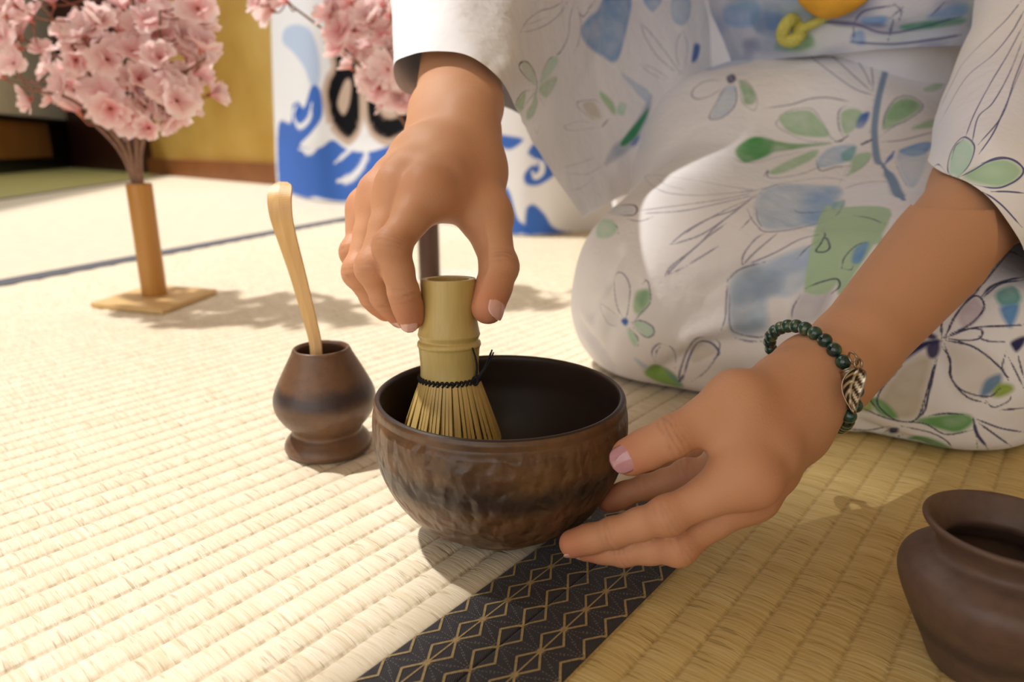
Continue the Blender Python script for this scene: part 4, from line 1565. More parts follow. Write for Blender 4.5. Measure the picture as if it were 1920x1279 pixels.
# --- lap (crops A, R, C, D)
S2 = lapP
F_(S2, cA, [(1290, 560), (1330, 480), (1390, 470), (1395, 530), (1350, 620), (1265, 645)], LBU, 0.55)
L_(S2, cA, [(1350, 440), (1240, 440), (1170, 480), (1155, 520), (1190, 540), (1260, 520), (1345, 460)], 2.2)
L_(S2, cA, [(1345, 460), (1300, 540), (1250, 640), (1310, 645), (1380, 590), (1400, 520), (1380, 450)], 2.4)
F_(S2, cA, [(1345, 420), (1380, 405), (1395, 435), (1360, 455)], INKD, 0.9, .002)
F_(S2, cA, [(1415, 440), (1470, 460), (1505, 530), (1490, 565), (1445, 565), (1430, 510)], GRN, 0.55)
L_(S2, cA, [(1415, 440), (1420, 520), (1440, 570), (1495, 600), (1512, 540), (1470, 460), (1420, 430)], 1.8, INK, .5)
L_(S2, cA, [(1380, 430), (1430, 440), (1512, 410)], 2.0, INK, .5)
F_(S2, cA, [(1225, 380), (1240, 280), (1330, 250), (1500, 240), (1490, 330), (1370, 360)], LBU, 0.6, .005)
L_(S2, cA, [(665, 1150), (690, 1070), (740, 1020), (775, 1040), (740, 1090), (670, 1150)], 2.6)
L_(S2, cA, [(665, 1150), (760, 1120), (840, 1120), (855, 1150), (820, 1175), (670, 1160)], 2.8)
L_(S2, cA, [(620, 1090), (650, 1120), (665, 1150)], 4, INKD)
L_(S2, cA, [(615, 1165), (640, 1165), (665, 1150)], 2.4)
L_(S2, cA, [(650, 1170), (668, 1145), (680, 1130)], 7, INKD, .9)
F_(S2, cA, [(690, 1135), (760, 1120), (830, 1130), (820, 1165), (720, 1165)], LBU, .35)
F_(S2, cA, [(675, 1195), (730, 1210), (745, 1260), (700, 1295), (640, 1290), (640, 1230)], MINT, 0.9)
F_(S2, cA, [(600, 1180), (640, 1190), (600, 1260), (560, 1300), (548, 1270)], MINT, 0.8)
L_(S2, cA, [(700, 1205), (745, 1235), (755, 1279)], 2.2)
L_(S2, cA, [(655, 1170), (600, 1240), (560, 1320)], 1.8, INK, .5)
for pts in ([(1512, 1040), (1380, 1020), (1150, 980), (960, 955), (900, 965), (950, 1020), (1040, 1055), (1200, 1065), (1400, 1050), (1512, 1040)],
            [(960, 965), (1020, 1010), (1150, 1040)], [(1500, 1050), (1300, 1090), (1050, 1125), (860, 1150)],
            [(1512, 1060), (1300, 1110), (1100, 1150), (870, 1165)], [(770, 1185), (870, 1205), (950, 1180)],
            [(1512, 1070), (1350, 1140), (1200, 1220), (1110, 1279)]):
    L_(S2, cA, pts, 2.0, INK, .6)
# crop R
L_(S2, cR, [(845, 225), (830, 330), (780, 520), (760, 640), (755, 740), (770, 870), (800, 900)], 12, SLT, .7)
L_(S2, cR, [(862, 240), (850, 330), (800, 480), (780, 620)], 2.4, INK, .5)
L_(S2, cR, [(800, 900), (850, 980), (880, 1050), (915, 1090)], 15, SLT, .75)
L_(S2, cR, [(795, 915), (840, 860), (862, 825)], 8, RBL, .7)
F_(S2, cR, [(790, 260), (860, 250), (830, 350), (785, 360)], LGR, .7)
for pts in ([(750, 520), (640, 480), (500, 380), (370, 280)], [(740, 500), (650, 420), (540, 320), (450, 250)], [(750, 500), (700, 390), (640, 300), (610, 220)], [(750, 500), (740, 380), (710, 260)]):
    L_(S2, cR, pts, 2.8, INK, .6)
L_(S2, cR, [(150, 592), (300, 570), (400, 540), (500, 532), (620, 555)], 3.0, INK, .6)
F_(S2, cR, [(235, 645), (280, 612), (400, 605), (470, 670), (505, 740), (400, 745), (290, 720)], LGR, .85)
L_(S2, cR, [(240, 640), (220, 680), (290, 730), (400, 770), (520, 775)], 2.0, INK, .45)
L_(S2, cR, [(240, 630), (300, 600), (400, 590), (450, 630), (510, 740), (550, 770)], 2.0, INK, .45)
F_(S2, cR, [(0, 820), (60, 765), (120, 748), (210, 768), (330, 785), (520, 780), (330, 812), (200, 832), (110, 872), (40, 882)], GRN, .8)
F_(S2, cR, [(5, 820), (60, 765), (120, 748), (200, 772), (180, 840), (110, 872), (40, 882)], srgb(70, 158, 78)[:3], .8, .006)
L_(S2, cR, [(-30, 850), (30, 885), (120, 885), (250, 850), (420, 815)], 2.0, INK, .5)
F_(S2, cR, [(190, 930), (300, 870), (440, 815), (420, 865), (260, 940), (190, 950)], LGR, .9)
L_(S2, cR, [(150, 965), (175, 930), (185, 970), (350, 950), (500, 890)], 2.6, INK, .6)
F_(S2, cR, [(575, 690), (575, 615), (640, 592), (690, 620), (650, 695), (600, 730)], LGR, .9)
F_(S2, cR, [(655, 692), (680, 628), (725, 610), (722, 645), (690, 692)], RBL, .75)
L_(S2, cR, [(600, 575), (560, 610), (560, 690), (585, 745)], 2.8, INK, .6)
F_(S2, cR, [(820, 615), (870, 552), (940, 532), (1000, 562), (1008, 590), (940, 640), (805, 705)], LGR, .95)
F_(S2, cR, [(830, 620), (880, 565), (980, 560), (930, 630), (840, 650)], GRN, .5, .006)
L_(S2, cR, [(800, 710), (815, 620), (870, 540), (950, 525), (1020, 580), (940, 650), (800, 710)], 2.4, INK, .6)
F_(S2, cR, [(960, 702), (1060, 652), (1115, 660), (1080, 692)], LGR, .9)
L_(S2, cR, [(780, 750), (860, 690), (960, 650)], 2.0, INK, .5)
L_(S2, cR, [(790, 775), (900, 765), (1000, 740), (1095, 715)], 2.8, INK, .6)
F_(S2, cR, [(890, 822), (1000, 780), (1065, 780), (1040, 830), (960, 852)], CBL, .8)
L_(S2, cR, [(540, 772), (570, 768), (610, 740)], 6, INKD, .9)
L_(S2, cR, [(685, 788), (740, 762)], 9, INKD, .9)
F_(S2, cR, [(440, 885), (500, 815), (600, 790), (655, 800), (620, 872), (470, 912)], LBU, .85)
F_(S2, cR, [(580, 832), (650, 800), (630, 872), (582, 872)], TEA, .8)
L_(S2, cR, [(435, 870), (460, 930), (540, 912), (622, 905)], 3.0, INKD, .7)
F_(S2, cR, [(620, 930), (640, 855), (700, 832), (740, 842), (690, 912), (600, 960)], LGR, .95)
L_(S2, cR, [(600, 965), (700, 900), (745, 840)], 2, INK, .5)
F_(S2, cR, [(110, 1100), (220, 1012), (550, 1022), (540, 1100), (500, 1200), (250, 1250), (140, 1230)], LBU, .75, .006)
F_(S2, cR, [(390, 1080), (450, 1040), (548, 1030), (500, 1205), (370, 1205)], CBL, .6, .012)
L_(S2, cR, [(310, 1135), (340, 1158), (420, 1158), (500, 1150)], 2.6, INK, .6)
L_(S2, cR, [(0, 1050), (150, 1030), (250, 1000), (480, 970), (600, 985)], 2.0, INK, .5)
L_(S2, cR, [(560, 1040), (680, 1000), (800, 990), (870, 1010)], 2.2, INK, .5)
L_(S2, cR, [(860, 860), (900, 960), (950, 1040)], 2.2, INK, .5)
F_(S2, cR, [(880, 840), (1040, 840), (980, 1010), (930, 1000)], LBU, .5)
F_(S2, cR, [(500, 1215), (650, 1172), (820, 1190), (800, 1279), (790, 1330), (450, 1330)], LGR, .95)
F_(S2, cR, [(520, 1170), (530, 1110), (590, 1100), (570, 1160)], TEA, .8)
L_(S2, cR, [(530, 1105), (590, 1095), (560, 1160), (540, 1180)], 2.2, INK, .6)
F_(S2, cR, [(640, 1165), (780, 1130), (840, 1180), (700, 1185)], CBL, .6)
L_(S2, cR, [(640, 1175), (730, 1190), (810, 1222)], 2.6, INKD, .7)
L_(S2, cR, [(640, 860), (560, 1010), (500, 1190), (460, 1290)], 1.6, GRY, .8)
L_(S2, cR, [(960, 320), (1080, 370), (1145, 440)], 2, INK, .4)
F_(S2, cR, [(1010, 350), (1080, 370), (1145, 440), (1050, 430)], LGR, .7)
F_(S2, cR, [(1030, 480), (1140, 440), (1100, 490), (1040, 500)], LGR, .7)
F_(S2, cR, [(870, 225), (1050, 225), (1040, 260), (950, 270)], LGR, .7)
F_(S2, cR, [(870, 250), (930, 270), (960, 320), (930, 350)], LGR, .7)
# crop C
F_(S2, cC, [(430, 700), (440, 610), (480, 590), (515, 600), (522, 650), (470, 722)], LGR, .95)
F_(S2, cC, [(450, 640), (480, 595), (515, 605), (480, 680)], DGR, .35, .005)
L_(S2, cC, [(380, 760), (340, 680), (325, 560), (340, 500), (380, 510), (410, 580), (400, 700), (385, 755)], 2.0, INK, .65)
L_(S2, cC, [(480, 560), (500, 540), (515, 570), (520, 660), (470, 720), (425, 775)], 2.0, INK, .65)
F_(S2, cC, [(430, 780), (475, 762), (530, 792), (540, 832), (500, 848)], MINT, .8)
L_(S2, cC, [(420, 770), (470, 760), (530, 790), (540, 830), (500, 850), (430, 800)], 2.4, INK, .65)
L_(S2, cC, [(360, 750), (300, 700), (250, 670), (260, 720), (300, 780), (370, 790)], 1.8, INK, .35)
L_(S2, cC, [(405, 800), (450, 850), (455, 900)], 2.4, INK, .6)
F_(S2, cC, [(400, 805), (450, 850), (440, 900), (410, 860)], MINT, .8)
F_(S2, cC, [(362, 760), (385, 745), (402, 765), (385, 788)], RBL, .9, .002)
F_(S2, cC, [(490, 1040), (540, 998), (600, 1015), (660, 1060), (695, 1120), (600, 1105), (520, 1075)], srgb(134, 176, 76)[:3], .95)
F_(S2, cC, [(600, 1020), (660, 1060), (695, 1120), (640, 1080)], SLT, .5)
F_(S2, cC, [(440, 965), (500, 1005), (490, 1020), (450, 990)], LBU, .7)
for pts, wv in (([(545, 990), (530, 930), (560, 890), (585, 885)], 2.6), ([(550, 985), (555, 930), (575, 900)], 2.6), ([(600, 890), (640, 910), (660, 960), (655, 1020)], 2.0), ([(685, 1085), (680, 1050), (720, 930), (770, 860), (820, 850)], 3.2), ([(700, 1085), (730, 970), (780, 880), (850, 880), (895, 930), (870, 970)], 3.6), ([(880, 860), (900, 890), (880, 960), (820, 1040), (750, 1090)], 2.0), ([(690, 1090), (720, 1150), (750, 1180)], 2.6)):
    L_(S2, cC, pts, wv, INK, .75)
L_(S2, cC, [(680, 1090), (700, 1060)], 8, INKD, .9)
F_(S2, cC, [(740, 960), (780, 890), (860, 890), (885, 930), (830, 960), (760, 990)], TAU, .4)
for pts in ([(630, 345), (720, 270), (850, 200), (990, 150), (1110, 60)], [(640, 345), (800, 290), (950, 190), (1100, 70)], [(600, 520), (640, 460), (780, 350), (900, 230), (1150, 40)], [(620, 510), (640, 480), (800, 330), (950, 220)], [(630, 505), (715, 465)], [(720, 460), (900, 350)], [(1020, 460), (1030, 400), (1090, 320), (1150, 280)], [(1020, 462), (1100, 380), (1230, 270)], [(1030, 462), (1200, 390), (1330, 320), (1440, 290)], [(1050, 150), (1080, 215), (1130, 265)], [(1090, 180), (1010, 265)], [(1100, 240), (1150, 275), (1300, 262), (1470, 220)], [(1100, 100), (1105, 200), (1130, 250)], [(945, 530), (935, 650), (930, 740), (910, 810)], [(955, 560), (955, 780), (1000, 830), (1100, 850), (1150, 845)], [(985, 855), (1060, 872), (1130, 872)], [(940, 545), (1010, 480), (1150, 440)], [(1290, 760), (1300, 690), (1340, 620)]):
    L_(S2, cC, pts, 2.4, INK, .6)
F_(S2, cC, [(960, 560), (1020, 490), (1150, 440), (1400, 360), (1380, 540), (1290, 620), (1160, 640), (1160, 800), (1050, 830), (960, 800)], LBU, .75, .006)
F_(S2, cC, [(1000, 560), (1100, 480), (1220, 530), (1180, 590), (1090, 640), (980, 640)], SLT, .6, .012)
F_(S2, cC, [(1000, 780), (1080, 760), (1110, 790), (1050, 825)], SLT, .6, .01)
F_(S2, cC, [(1200, 460), (1400, 370), (1385, 440), (1250, 500)], CBL, .5, .012)
F_(S2, cC, [(1300, 700), (1340, 620), (1440, 580), (1512, 580), (1480, 680), (1420, 760), (1290, 760)], GRY, .6, .006)
F_(S2, cC, [(1430, 230), (1512, 150), (1540, 550), (1370, 592)], LGR, .95, .002)
L_(S2, cC, [(1455, 270), (1475, 290), (1450, 340), (1425, 380), (1470, 385), (1500, 360), (1480, 310), (1440, 320)], 3, INKD, .7)
F_(S2, cC, [(1430, 340), (1470, 290), (1490, 350), (1450, 380)], GRN, .7)
L_(S2, cC, [(1320, 425), (1370, 370), (1430, 325)], 2.2, INKD, .6)
# crop D
F_(S2, cD, [(20, 362), (110, 60), (160, -20), (430, -20), (360, 140), (270, 280), (190, 392), (165, 320), (80, 345)], LGR, .95, .002)
F_(S2, cD, [(250, 232), (268, 165), (330, 140), (290, 232)], CBL, .8)
L_(S2, cD, [(200, 265), (215, 210), (270, 155), (330, 135)], 2.4, INKD, .6)
L_(S2, cD, [(200, 265), (245, 270), (260, 235)], 2.4, INKD, .6)
L_(S2, cD, [(20, 362), (100, 330), (175, 315), (190, 350), (150, 385)], 2.6, INKD, .7)
F_(S2, cD, [(760, 480), (830, 410), (875, 440), (870, 490), (790, 550)], LAV, .9)
F_(S2, cD, [(500, 720), (630, 690), (600, 850), (560, 970), (450, 980), (380, 920), (420, 820)], TAU, .7, .006)
F_(S2, cD, [(700, 640), (830, 660), (960, 750), (860, 870), (760, 840)], TAU, .45, .01)
F_(S2, cD, [(680, 612), (600, 645), (480, 725), (350, 838), (325, 825), (450, 695), (590, 615)], INKD, .9, .002)
F_(S2, cD, [(660, 605), (672, 650), (652, 692), (618, 690), (608, 640)], INKD, .95, .002)
F_(S2, cD, [(595, 560), (655, 588), (640, 607), (600, 592)], INKD, .95, .002)
for pts, wv in (([(680, 600), (678, 540), (686, 470)], 3), ([(700, 590), (740, 500), (800, 420), (850, 370), (900, 280), (1000, 180)], 3.2), ([(690, 595), (760, 470), (830, 400), (870, 410), (880, 460), (820, 530), (720, 580)], 3), ([(720, 580), (800, 555), (870, 560), (860, 600), (780, 610), (700, 600)], 2.6), ([(690, 600), (830, 550), (1000, 540), (1074, 535)], 2.8), ([(700, 610), (830, 640), (950, 730), (1000, 800)], 3), ([(690, 620), (720, 720), (730, 800), (800, 880), (890, 910)], 2.6), ([(680, 640), (720, 700), (720, 780), (780, 850), (900, 880), (960, 840)], 2.6), ([(660, 690), (620, 850), (600, 940), (570, 980)], 3), ([(650, 700), (610, 850), (560, 985), (470, 995), (400, 950), (370, 900), (400, 830), (490, 730)], 2.6), ([(870, 400), (920, 350), (1000, 320), (1074, 305)], 4), ([(870, 410), (960, 340), (1074, 320)], 3), ([(860, 590), (890, 610), (1010, 620)], 2.6), ([(990, 660), (970, 740), (1000, 790)], 2.6), ([(1000, 690), (1040, 770), (1074, 840)], 2.6), ([(1040, 660), (1060, 740), (1074, 790)], 3), ([(890, 900), (930, 930), (1000, 900), (1020, 860)], 2.4), ([(960, 945), (1010, 940), (1074, 935)], 3.4), ([(490, 1000), (600, 1010), (700, 1060), (830, 1040)], 2.6), ([(480, 1020), (620, 1050), (700, 1090), (740, 1140)], 2.6), ([(475, 1065), (440, 1170)], 5), ([(490, 1060), (540, 1180)], 3), ([(440, 1030), (330, 1090), (200, 1080)], 2.6), ([(430, 1020), (320, 1040), (190, 1030)], 2.6), ([(470, 1000), (380, 970), (290, 930)], 2.6), ([(830, 985), (850, 1060), (900, 1130), (920, 1200)], 5), ([(840, 985), (960, 1030), (1074, 1050)], 3), ([(850, 1000), (960, 1080), (1074, 1160)], 3), ([(845, 1070), (852, 1150), (835, 1215)], 3), ([(620, 970), (700, 960), (790, 965)], 3), ([(1074, 215), (1030, 190), (1000, 185)], 3), ([(1035, 150), (940, 260), (860, 360)], 2.6), ([(330, 850), (340, 900), (380, 950)], 3)):
    L_(S2, cD, pts, wv, INKD, .85, .5)
F_(S2, cD, [(940, 380), (1020, 350), (1060, 400), (1040, 440), (960, 440)], TEA, .9)
F_(S2, cD, [(960, 450), (1050, 440), (1020, 540), (990, 530)], CBL, .8)
F_(S2, cD, [(1010, 620), (1040, 600), (1080, 590), (1075, 625), (1040, 665), (1018, 645)], INKD, .9, .002)
F_(S2, cD, [(865, 872), (890, 800), (960, 770), (960, 822), (900, 872)], SLT, .9)
F_(S2, cD, [(920, 872), (950, 820), (1010, 820), (1022, 850), (960, 882)], YGR, .85)
F_(S2, cD, [(560, 992), (650, 972), (790, 962), (832, 1000), (760, 1050), (660, 1032)], GRN, .85)
F_(S2, cD, [(520, 1082), (600, 1072), (700, 1112), (742, 1150), (700, 1192), (560, 1186)], GRN, .85)
F_(S2, cD, [(335, 885), (400, 900), (470, 980), (380, 962)], GRN, .85)
F_(S2, cD, [(270, 930), (320, 850), (340, 880), (345, 950)], YGR, .8)
F_(S2, cD, [(400, 1060), (440, 1055), (420, 1130), (370, 1120), (300, 1100)], YGR, .4, .008)
F_(S2, cD, [(430, 1030), (470, 1030), (465, 1052), (430, 1052)], INKD, .9, .002)

# --- left sleeve (crop R)
S3 = slv2P
for pts in ([(1560, 0), (1480, 100), (1400, 180), (1250, 330), (1180, 450), (1110, 600)], [(1570, 60), (1500, 180), (1400, 300), (1250, 430), (1110, 670)], [(1570, 130), (1480, 300), (1390, 450), (1300, 620), (1250, 750)], [(1570, 200), (1490, 400), (1400, 560), (1320, 640), (1285, 790)], [(1590, 250), (1520, 430), (1450, 630), (1320, 790)], [(1590, 290), (1460, 600), (1400, 730), (1325, 840)]):
    L_(S3, cR, pts, 2.6, INK, .85, .42)
F_(S3, cR, [(1165, 960), (1170, 850), (1200, 790), (1250, 760), (1295, 810), (1270, 900), (1210, 968)], MINT, .8)
F_(S3, cR, [(1240, 965), (1380, 880), (1480, 872), (1550, 915), (1550, 960), (1490, 1005), (1400, 1018)], LGR, .9)
for pts in ([(1190, 975), (1155, 930), (1165, 850), (1200, 780), (1250, 748), (1300, 800), (1270, 900), (1200, 975)], [(1175, 870), (1195, 800), (1240, 760)], [(1200, 975), (1290, 930), (1380, 880), (1480, 865), (1555, 905), (1562, 950), (1500, 1000), (1400, 1025), (1200, 985)], [(1340, 890), (1440, 858), (1530, 880), (1600, 960)], [(1080, 905), (1110, 900), (1165, 965)], [(1080, 915), (1130, 950), (1190, 985)], [(1220, 1000), (1350, 1050), (1450, 1120), (1560, 1240)], [(1390, 1045), (1480, 1045), (1590, 1055)], [(1170, 990), (1200, 970), (1215, 985), (1190, 995)]):
    L_(S3, cR, pts, 3.0, INK, .9, .42)

# ------------------------------------------------------------------ lap and knees: cloth drawn over the folded legs
sf = Field((-0.01, 0.34, -0.006), (0.76, 1.08, 0.34), 0.0030)
DS = sf.new()
K1, H1 = np.array([0.143, 0.576, 0.078]), np.array([0.36, 0.90, 0.140])
K2, H2 = np.array([0.292, 0.474, 0.060]), np.array([0.55, 0.80, 0.130])
sf.cap(DS, K1, H1, .083, .125, .05, m=.07)
sf.cap(DS, K1 + np.array([-.004, .02, -.030]), H1 + np.array([0, 0, -.06]), .074, .12, .05, m=.07)
sf.cap(DS, K2, H2, .074, .125, .05, m=.07)
sf.cap(DS, K2 + np.array([.006, 0, -.028]), H2 + np.array([0, 0, -.06]), .072, .12, .05, m=.07)
sf.cap(DS, (K1 + K2) / 2 + np.array([.005, .015, -.02]), (H1 + H2) / 2, .074, .135, .06, m=.08)
sf.cap(DS, (K1 + H1) / 2 + np.array([.03, .03, .03]), (H1 + H2) / 2 + np.array([-.02, -.02, .05]), .09, .12, .06, m=.08)
sf.cap(DS, np.array([.225, .80, .15]), np.array([.36, .88, .18]), .115, .13, .05, m=.08)
sf.cap(DS, np.array([.33, .755, .185]), np.array([.46, .85, .20]), .088, .125, .05, m=.08)
gz = sf.ax[2][None, None, :]
DS = -smin(-DS, gz - 0.0008, 0.012)
DS = np.maximum(DS, (gz - 0.33))
V, Fq, N = sf.mesh(DS)
# drape: soft pulls from the knees towards the waist, small creases near the floor
fd = np.array([-.63, -.78, 0])
rt = np.array([-.78, .63, 0])
a1 = V @ rt * 30 + V[:, 2] * 18
w1 = vnoise(np.stack([a1, V @ fd * 5, V[:, 2] * 7], 1))
w2 = vnoise(np.stack([V @ rt * 16 + 3, V @ fd * 26, V[:, 2] * 38], 1))
low = np.clip(1 - V[:, 2] / 0.09, 0, 1)
amp = np.clip(V[:, 2] / 0.012, 0, 1)
V = V + N * ((0.0032 * w1 + 0.0030 * w2 * (0.35 + low)) * amp)[:, None]
# pulled folds traced over the near knee
def crease(V, N, pts, w_, d_):
    P = np.array(pts)
    for a, b in zip(P[:-1], P[1:]):
        ab = b - a
        t = np.clip(((V - a) @ ab) / (ab @ ab), 0, 1)
        dist = np.linalg.norm(V - a - t[:, None] * ab, axis=1)
        V = V - N * (d_ * np.exp(-(dist / w_) ** 2))[:, None]
    return V
bv_ = BVHTree.FromPolygons([tuple(v) for v in V.tolist()], Fq.tolist())
def on_lap(x, y):
    r = bv_.ray_cast(Vector((0, 0, CAMH)), Vector(ray(x, y)))
    return None if r[0] is None else np.array(r[0])
for px_, w_, d_ in (([(1105, 590), (1135, 530), (1160, 480)], .006, .0045), ([(1130, 660), (1150, 600), (1190, 540)], .007, .004), ([(1090, 610), (1110, 640), (1150, 690)], .006, .004), ([(1290, 640), (1370, 600), (1440, 590)], .007, -.004), ([(1230, 700), (1320, 650), (1420, 640)], .007, .005), ([(1330, 540), (1420, 500), (1500, 490)], .007, .003), ([(1390, 590), (1460, 545), (1510, 535)], .006, .004), ([(1620, 800), (1720, 830), (1800, 850)], .006, .004), ([(1560, 770), (1600, 800), (1690, 850)], .006, -.004)):
    pts = [q for q in (on_lap(*p) for p in px_) if q is not None]
    if len(pts) > 1:
        V = crease(V, N, pts, w_, d_)
V[:, 2] = np.maximum(V[:, 2], 0.0006)
N = vertex_normals(V, Fq)
cloth_lap = to_person(cloth_obj('yukata_skirt', V, Fq, N, yuk_base, lapP, M_yuk, None, split=4))

# ------------------------------------------------------------------ bodice
bf = Field((0.05, 0.50, 0.18), (0.72, 1.12, 0.60), 0.006)
DB = bf.new()
bf.cap(DB, PEL + np.array([0, 0, .03]), CHE, .140, .118, .05, m=.07)
for S in SHO.values():
    bf.cap(DB, CHE + np.array([0, 0, .015]), S, .100, .070, .05, m=.07)
bf.cap(DB, np.array([.29, .90, .24]), SHO['R'] + np.array([.05, .05, -.05]), .085, .075, .05, m=.07)
DB = np.maximum(DB, bf.ax[2][None, None, :] - 0.515)
V, Fq, N = bf.mesh(DB)
V = V + N * (0.003 * vnoise(V * 22))[:, None]
N = vertex_normals(V, Fq)
to_person(cloth_obj('yukata_bodice', V, Fq, N, yuk_base, [], M_yuk, None))

# ------------------------------------------------------------------ sash round the waist with cord
def waist_ring(z, grow, n=200):
    c = PEL + (CHE - PEL) * ((z - PEL[2]) / (CHE[2] - PEL[2]))
    a = np.linspace(0, 2 * math.pi, n, endpoint=False)
    ra, rb_ = .172 + grow, .158 + grow
    return c + np.cos(a)[:, None] * rt * ra + np.sin(a)[:, None] * fd * rb_ + np.array([0, 0, 1]) * (0.0)
rows = []
zs_ = np.linspace(0.272, 0.42, 64)
for z in zs_:
    R_ = waist_ring(z, 0.006 * math.sin((z - .272) / .148 * math.pi) + .002, 220)
    R_[:, 2] = z
    rows.append(R_)
V = np.array(rows)
V = V + 0.0035 * vnoise(V * np.array([14, 14, 70]))[..., None] * np.array([-.63, -.78, 0.2])
m_ = 220
i = np.arange(len(zs_) - 1)[:, None]
k = np.arange(m_)[None]
Fq = np.stack([i * m_ + k, i * m_ + (k + 1) % m_, (i + 1) * m_ + (k + 1) % m_, (i + 1) * m_ + k], -1).reshape(-1, 4)
V = V.reshape(-1, 3)
N = vertex_normals(V, Fq)
cc = V.mean(0)
if ((V - cc) * N).sum() < 0:
    Fq = Fq[:, ::-1]
    N = -N
S4 = obiP
F_(S4, cR, [(-60, 40), (60, 0), (130, 30), (120, 120), (20, 150), (-60, 120)], CBL, .6, .006)
F_(S4, cR, [(80, 90), (160, 60), (260, 100), (250, 200), (120, 180)], SLT, .6, .006)
F_(S4, cR, [(150, 20), (240, 40), (250, 150), (180, 160)], RBL, .35, .008)
F_(S4, cR, [(270, 190), (400, 190), (420, 250), (300, 280), (210, 260)], GRN, .7, .005)
F_(S4, cR, [(100, 220), (250, 210), (270, 280), (140, 290)], SLT, .5, .008)
F_(S4, cR, [(640, 180), (690, 170), (700, 240), (630, 230)], CBL, .7, .004)
F_(S4, cR, [(690, 100), (820, 90), (800, 130), (700, 130)], CBL, .8, .004)
F_(S4, cR, [(900, 140), (1080, 110), (1230, 100), (1220, 130), (960, 165)], DGR, .7, .004)
F_(S4, cR, [(1060, 80), (1240, 20), (1240, 80), (1080, 100)], CBL, .7, .006)
F_(S4, cR, [(500, 110), (640, 120), (800, 130), (780, 150), (560, 140)], INK, .6, .004)
for pts in ([(440, 120), (640, 130), (850, 180), (1230, 90)], [(620, 230), (860, 240), (1080, 215), (1230, 190)], [(640, 130), (700, 60), (860, 30)], [(860, 20), (900, 60), (890, 110)], [(840, 100), (910, 40)], [(640, 150), (640, 230)], [(860, 100), (830, 220)], [(1060, 90), (1140, 10)]):
    L_(S4, cR, pts, 4, INK, .6, .7)
def sash_base(P):
    c = np.tile(np.array(srgb(198, 204, 222)[:3]), (len(P), 1))
    for sc, off, colr, am in ((16, 2, srgb(112, 146, 204), .85), (21, 11, srgb(150, 186, 160), .6), (13, 30, srgb(236, 234, 240), .8), (30, 50, srgb(70, 84, 150), .55)):
        a = np.clip(vnoise(P * np.array([sc, sc, sc * 2.2]) + off) * 1.8 - .15, 0, 1)[:, None] * am
        c = c * (1 - a) + np.array(colr[:3]) * a
    return c
to_person(cloth_obj('sash', V, Fq, N, sash_base, obiP, M_yuk, None))
# green-yellow knotted cord and orange scarf edge on the sash
M_cord = plain('cord_yellow_green', srgb(196, 188, 92), 0.7, 0.15, 300)
M_orange = plain('scarf_orange', srgb(226, 164, 44), 0.7, 0.1, 60)
def on_sash(x, y, out_=0.006):
    a = bvs.ray_cast(Vector((0, 0, CAMH)), Vector(ray(x, y)))
    return None if a[0] is None else np.array(a[0]) - ray(x, y) / np.linalg.norm(ray(x, y)) * out_
bvs = BVHTree.FromPolygons([tuple(v) for v in V.tolist()], Fq.tolist())
pts = [p for p in (on_sash(*q) for q in ((1590, -25), (1580, 0), (1552, 28), (1518, 48), (1490, 58))) if p is not None]
if len(pts) > 2:
    Vt, Ft = tube(crom(pts, 30), np.linspace(.0035, .0045, 30), 10)
    to_person(mesh_obj('sash_cord', Vt, Ft, M_cord))
    kc = pts[-1]
    pp = [kc + np.array([.008 * math.cos(t) - .004, -.003 + .003 * math.sin(2 * t), .009 * math.sin(t)]) for t in np.linspace(0, 2 * math.pi, 26)]
    Vt, Ft = tube(np.array(pp), .0062, 10)
    to_person(mesh_obj('cord_knot', Vt, Ft, M_cord))
pts = [p for p in (on_sash(*q, .004) for q in ((1500, -4), (1540, 2), (1580, 2), (1625, -6))) if p is not None]
if len(pts) > 2:
    Vt, Ft = tube(crom(pts, 24), [.004 + .010 * math.sin(math.pi * i / 23) for i in range(24)], 12)
    to_person(mesh_obj('scarf_edge', Vt, Ft, M_orange))

# ------------------------------------------------------------------ sleeves
def sleeve(name, rings, prints, wob, n=260, m=150):
    R_ = np.array([crom(r, n, True) for r in rings])
    P = crom(R_, m)
    nz = vnoise(P * 18 + 3) * 0.0035 + vnoise(P * np.array([50, 50, 34])) * 0.0016
    i = np.arange(m - 1)[:, None]
    k = np.arange(n)[None]
    Fq = np.stack([i * n + k, i * n + (k + 1) % n, (i + 1) * n + (k + 1) % n, (i + 1) * n + k], -1).reshape(-1, 4)
    V = P.reshape(-1, 3)
    N = vertex_normals(V, Fq)
    c = P.mean(1, keepdims=True)
    if ((P - c).reshape(-1, 3) * N).sum() < 0:
        Fq = Fq[:, ::-1]
        N = -N
    V = V + N * (nz.reshape(-1) * wob)[:, None]
    N = vertex_normals(V, Fq)
    o = cloth_obj(name, V, Fq, N, yuk_base, prints, M_yuk, None, split=5)
    return to_person(o)
r0 = [PZ(*q) for q in ((747, 120, .452), (751, 158, .462), (776, 176, .485), (830, 186, .51), (905, 190, .535), (985, 225, .60), (1062, 335, .665), (1092, 408, .662), (1050, 347, .632), (998, 262, .575), (946, 174, .425), (905, 132, .406), (850, 103, .412), (790, 106, .430))]
r1 = [PZ(*q) for q in ((744, 20, .475), (748, 40, .50), (790, 70, .56), (860, 100, .60), (950, 150, .65), (1050, 230, .70), (1130, 320, .73), (1210, 350, .735), (1175, 250, .705), (1110, 140, .66), (1035, 60, .560), (975, 10, .490), (880, -15, .455), (795, -5, .458))]
r2 = [PZ(*q) for q in ((752, -90, .52), (765, -75, .55), (815, -40, .61), (890, 0, .66), (990, 60, .71), (1100, 150, .76), (1200, 260, .78), (1300, 290, .77), (1300, 180, .745), (1250, 0, .71), (1160, -170, .65), (1050, -250, .60), (930, -240, .550), (820, -200, .515))]
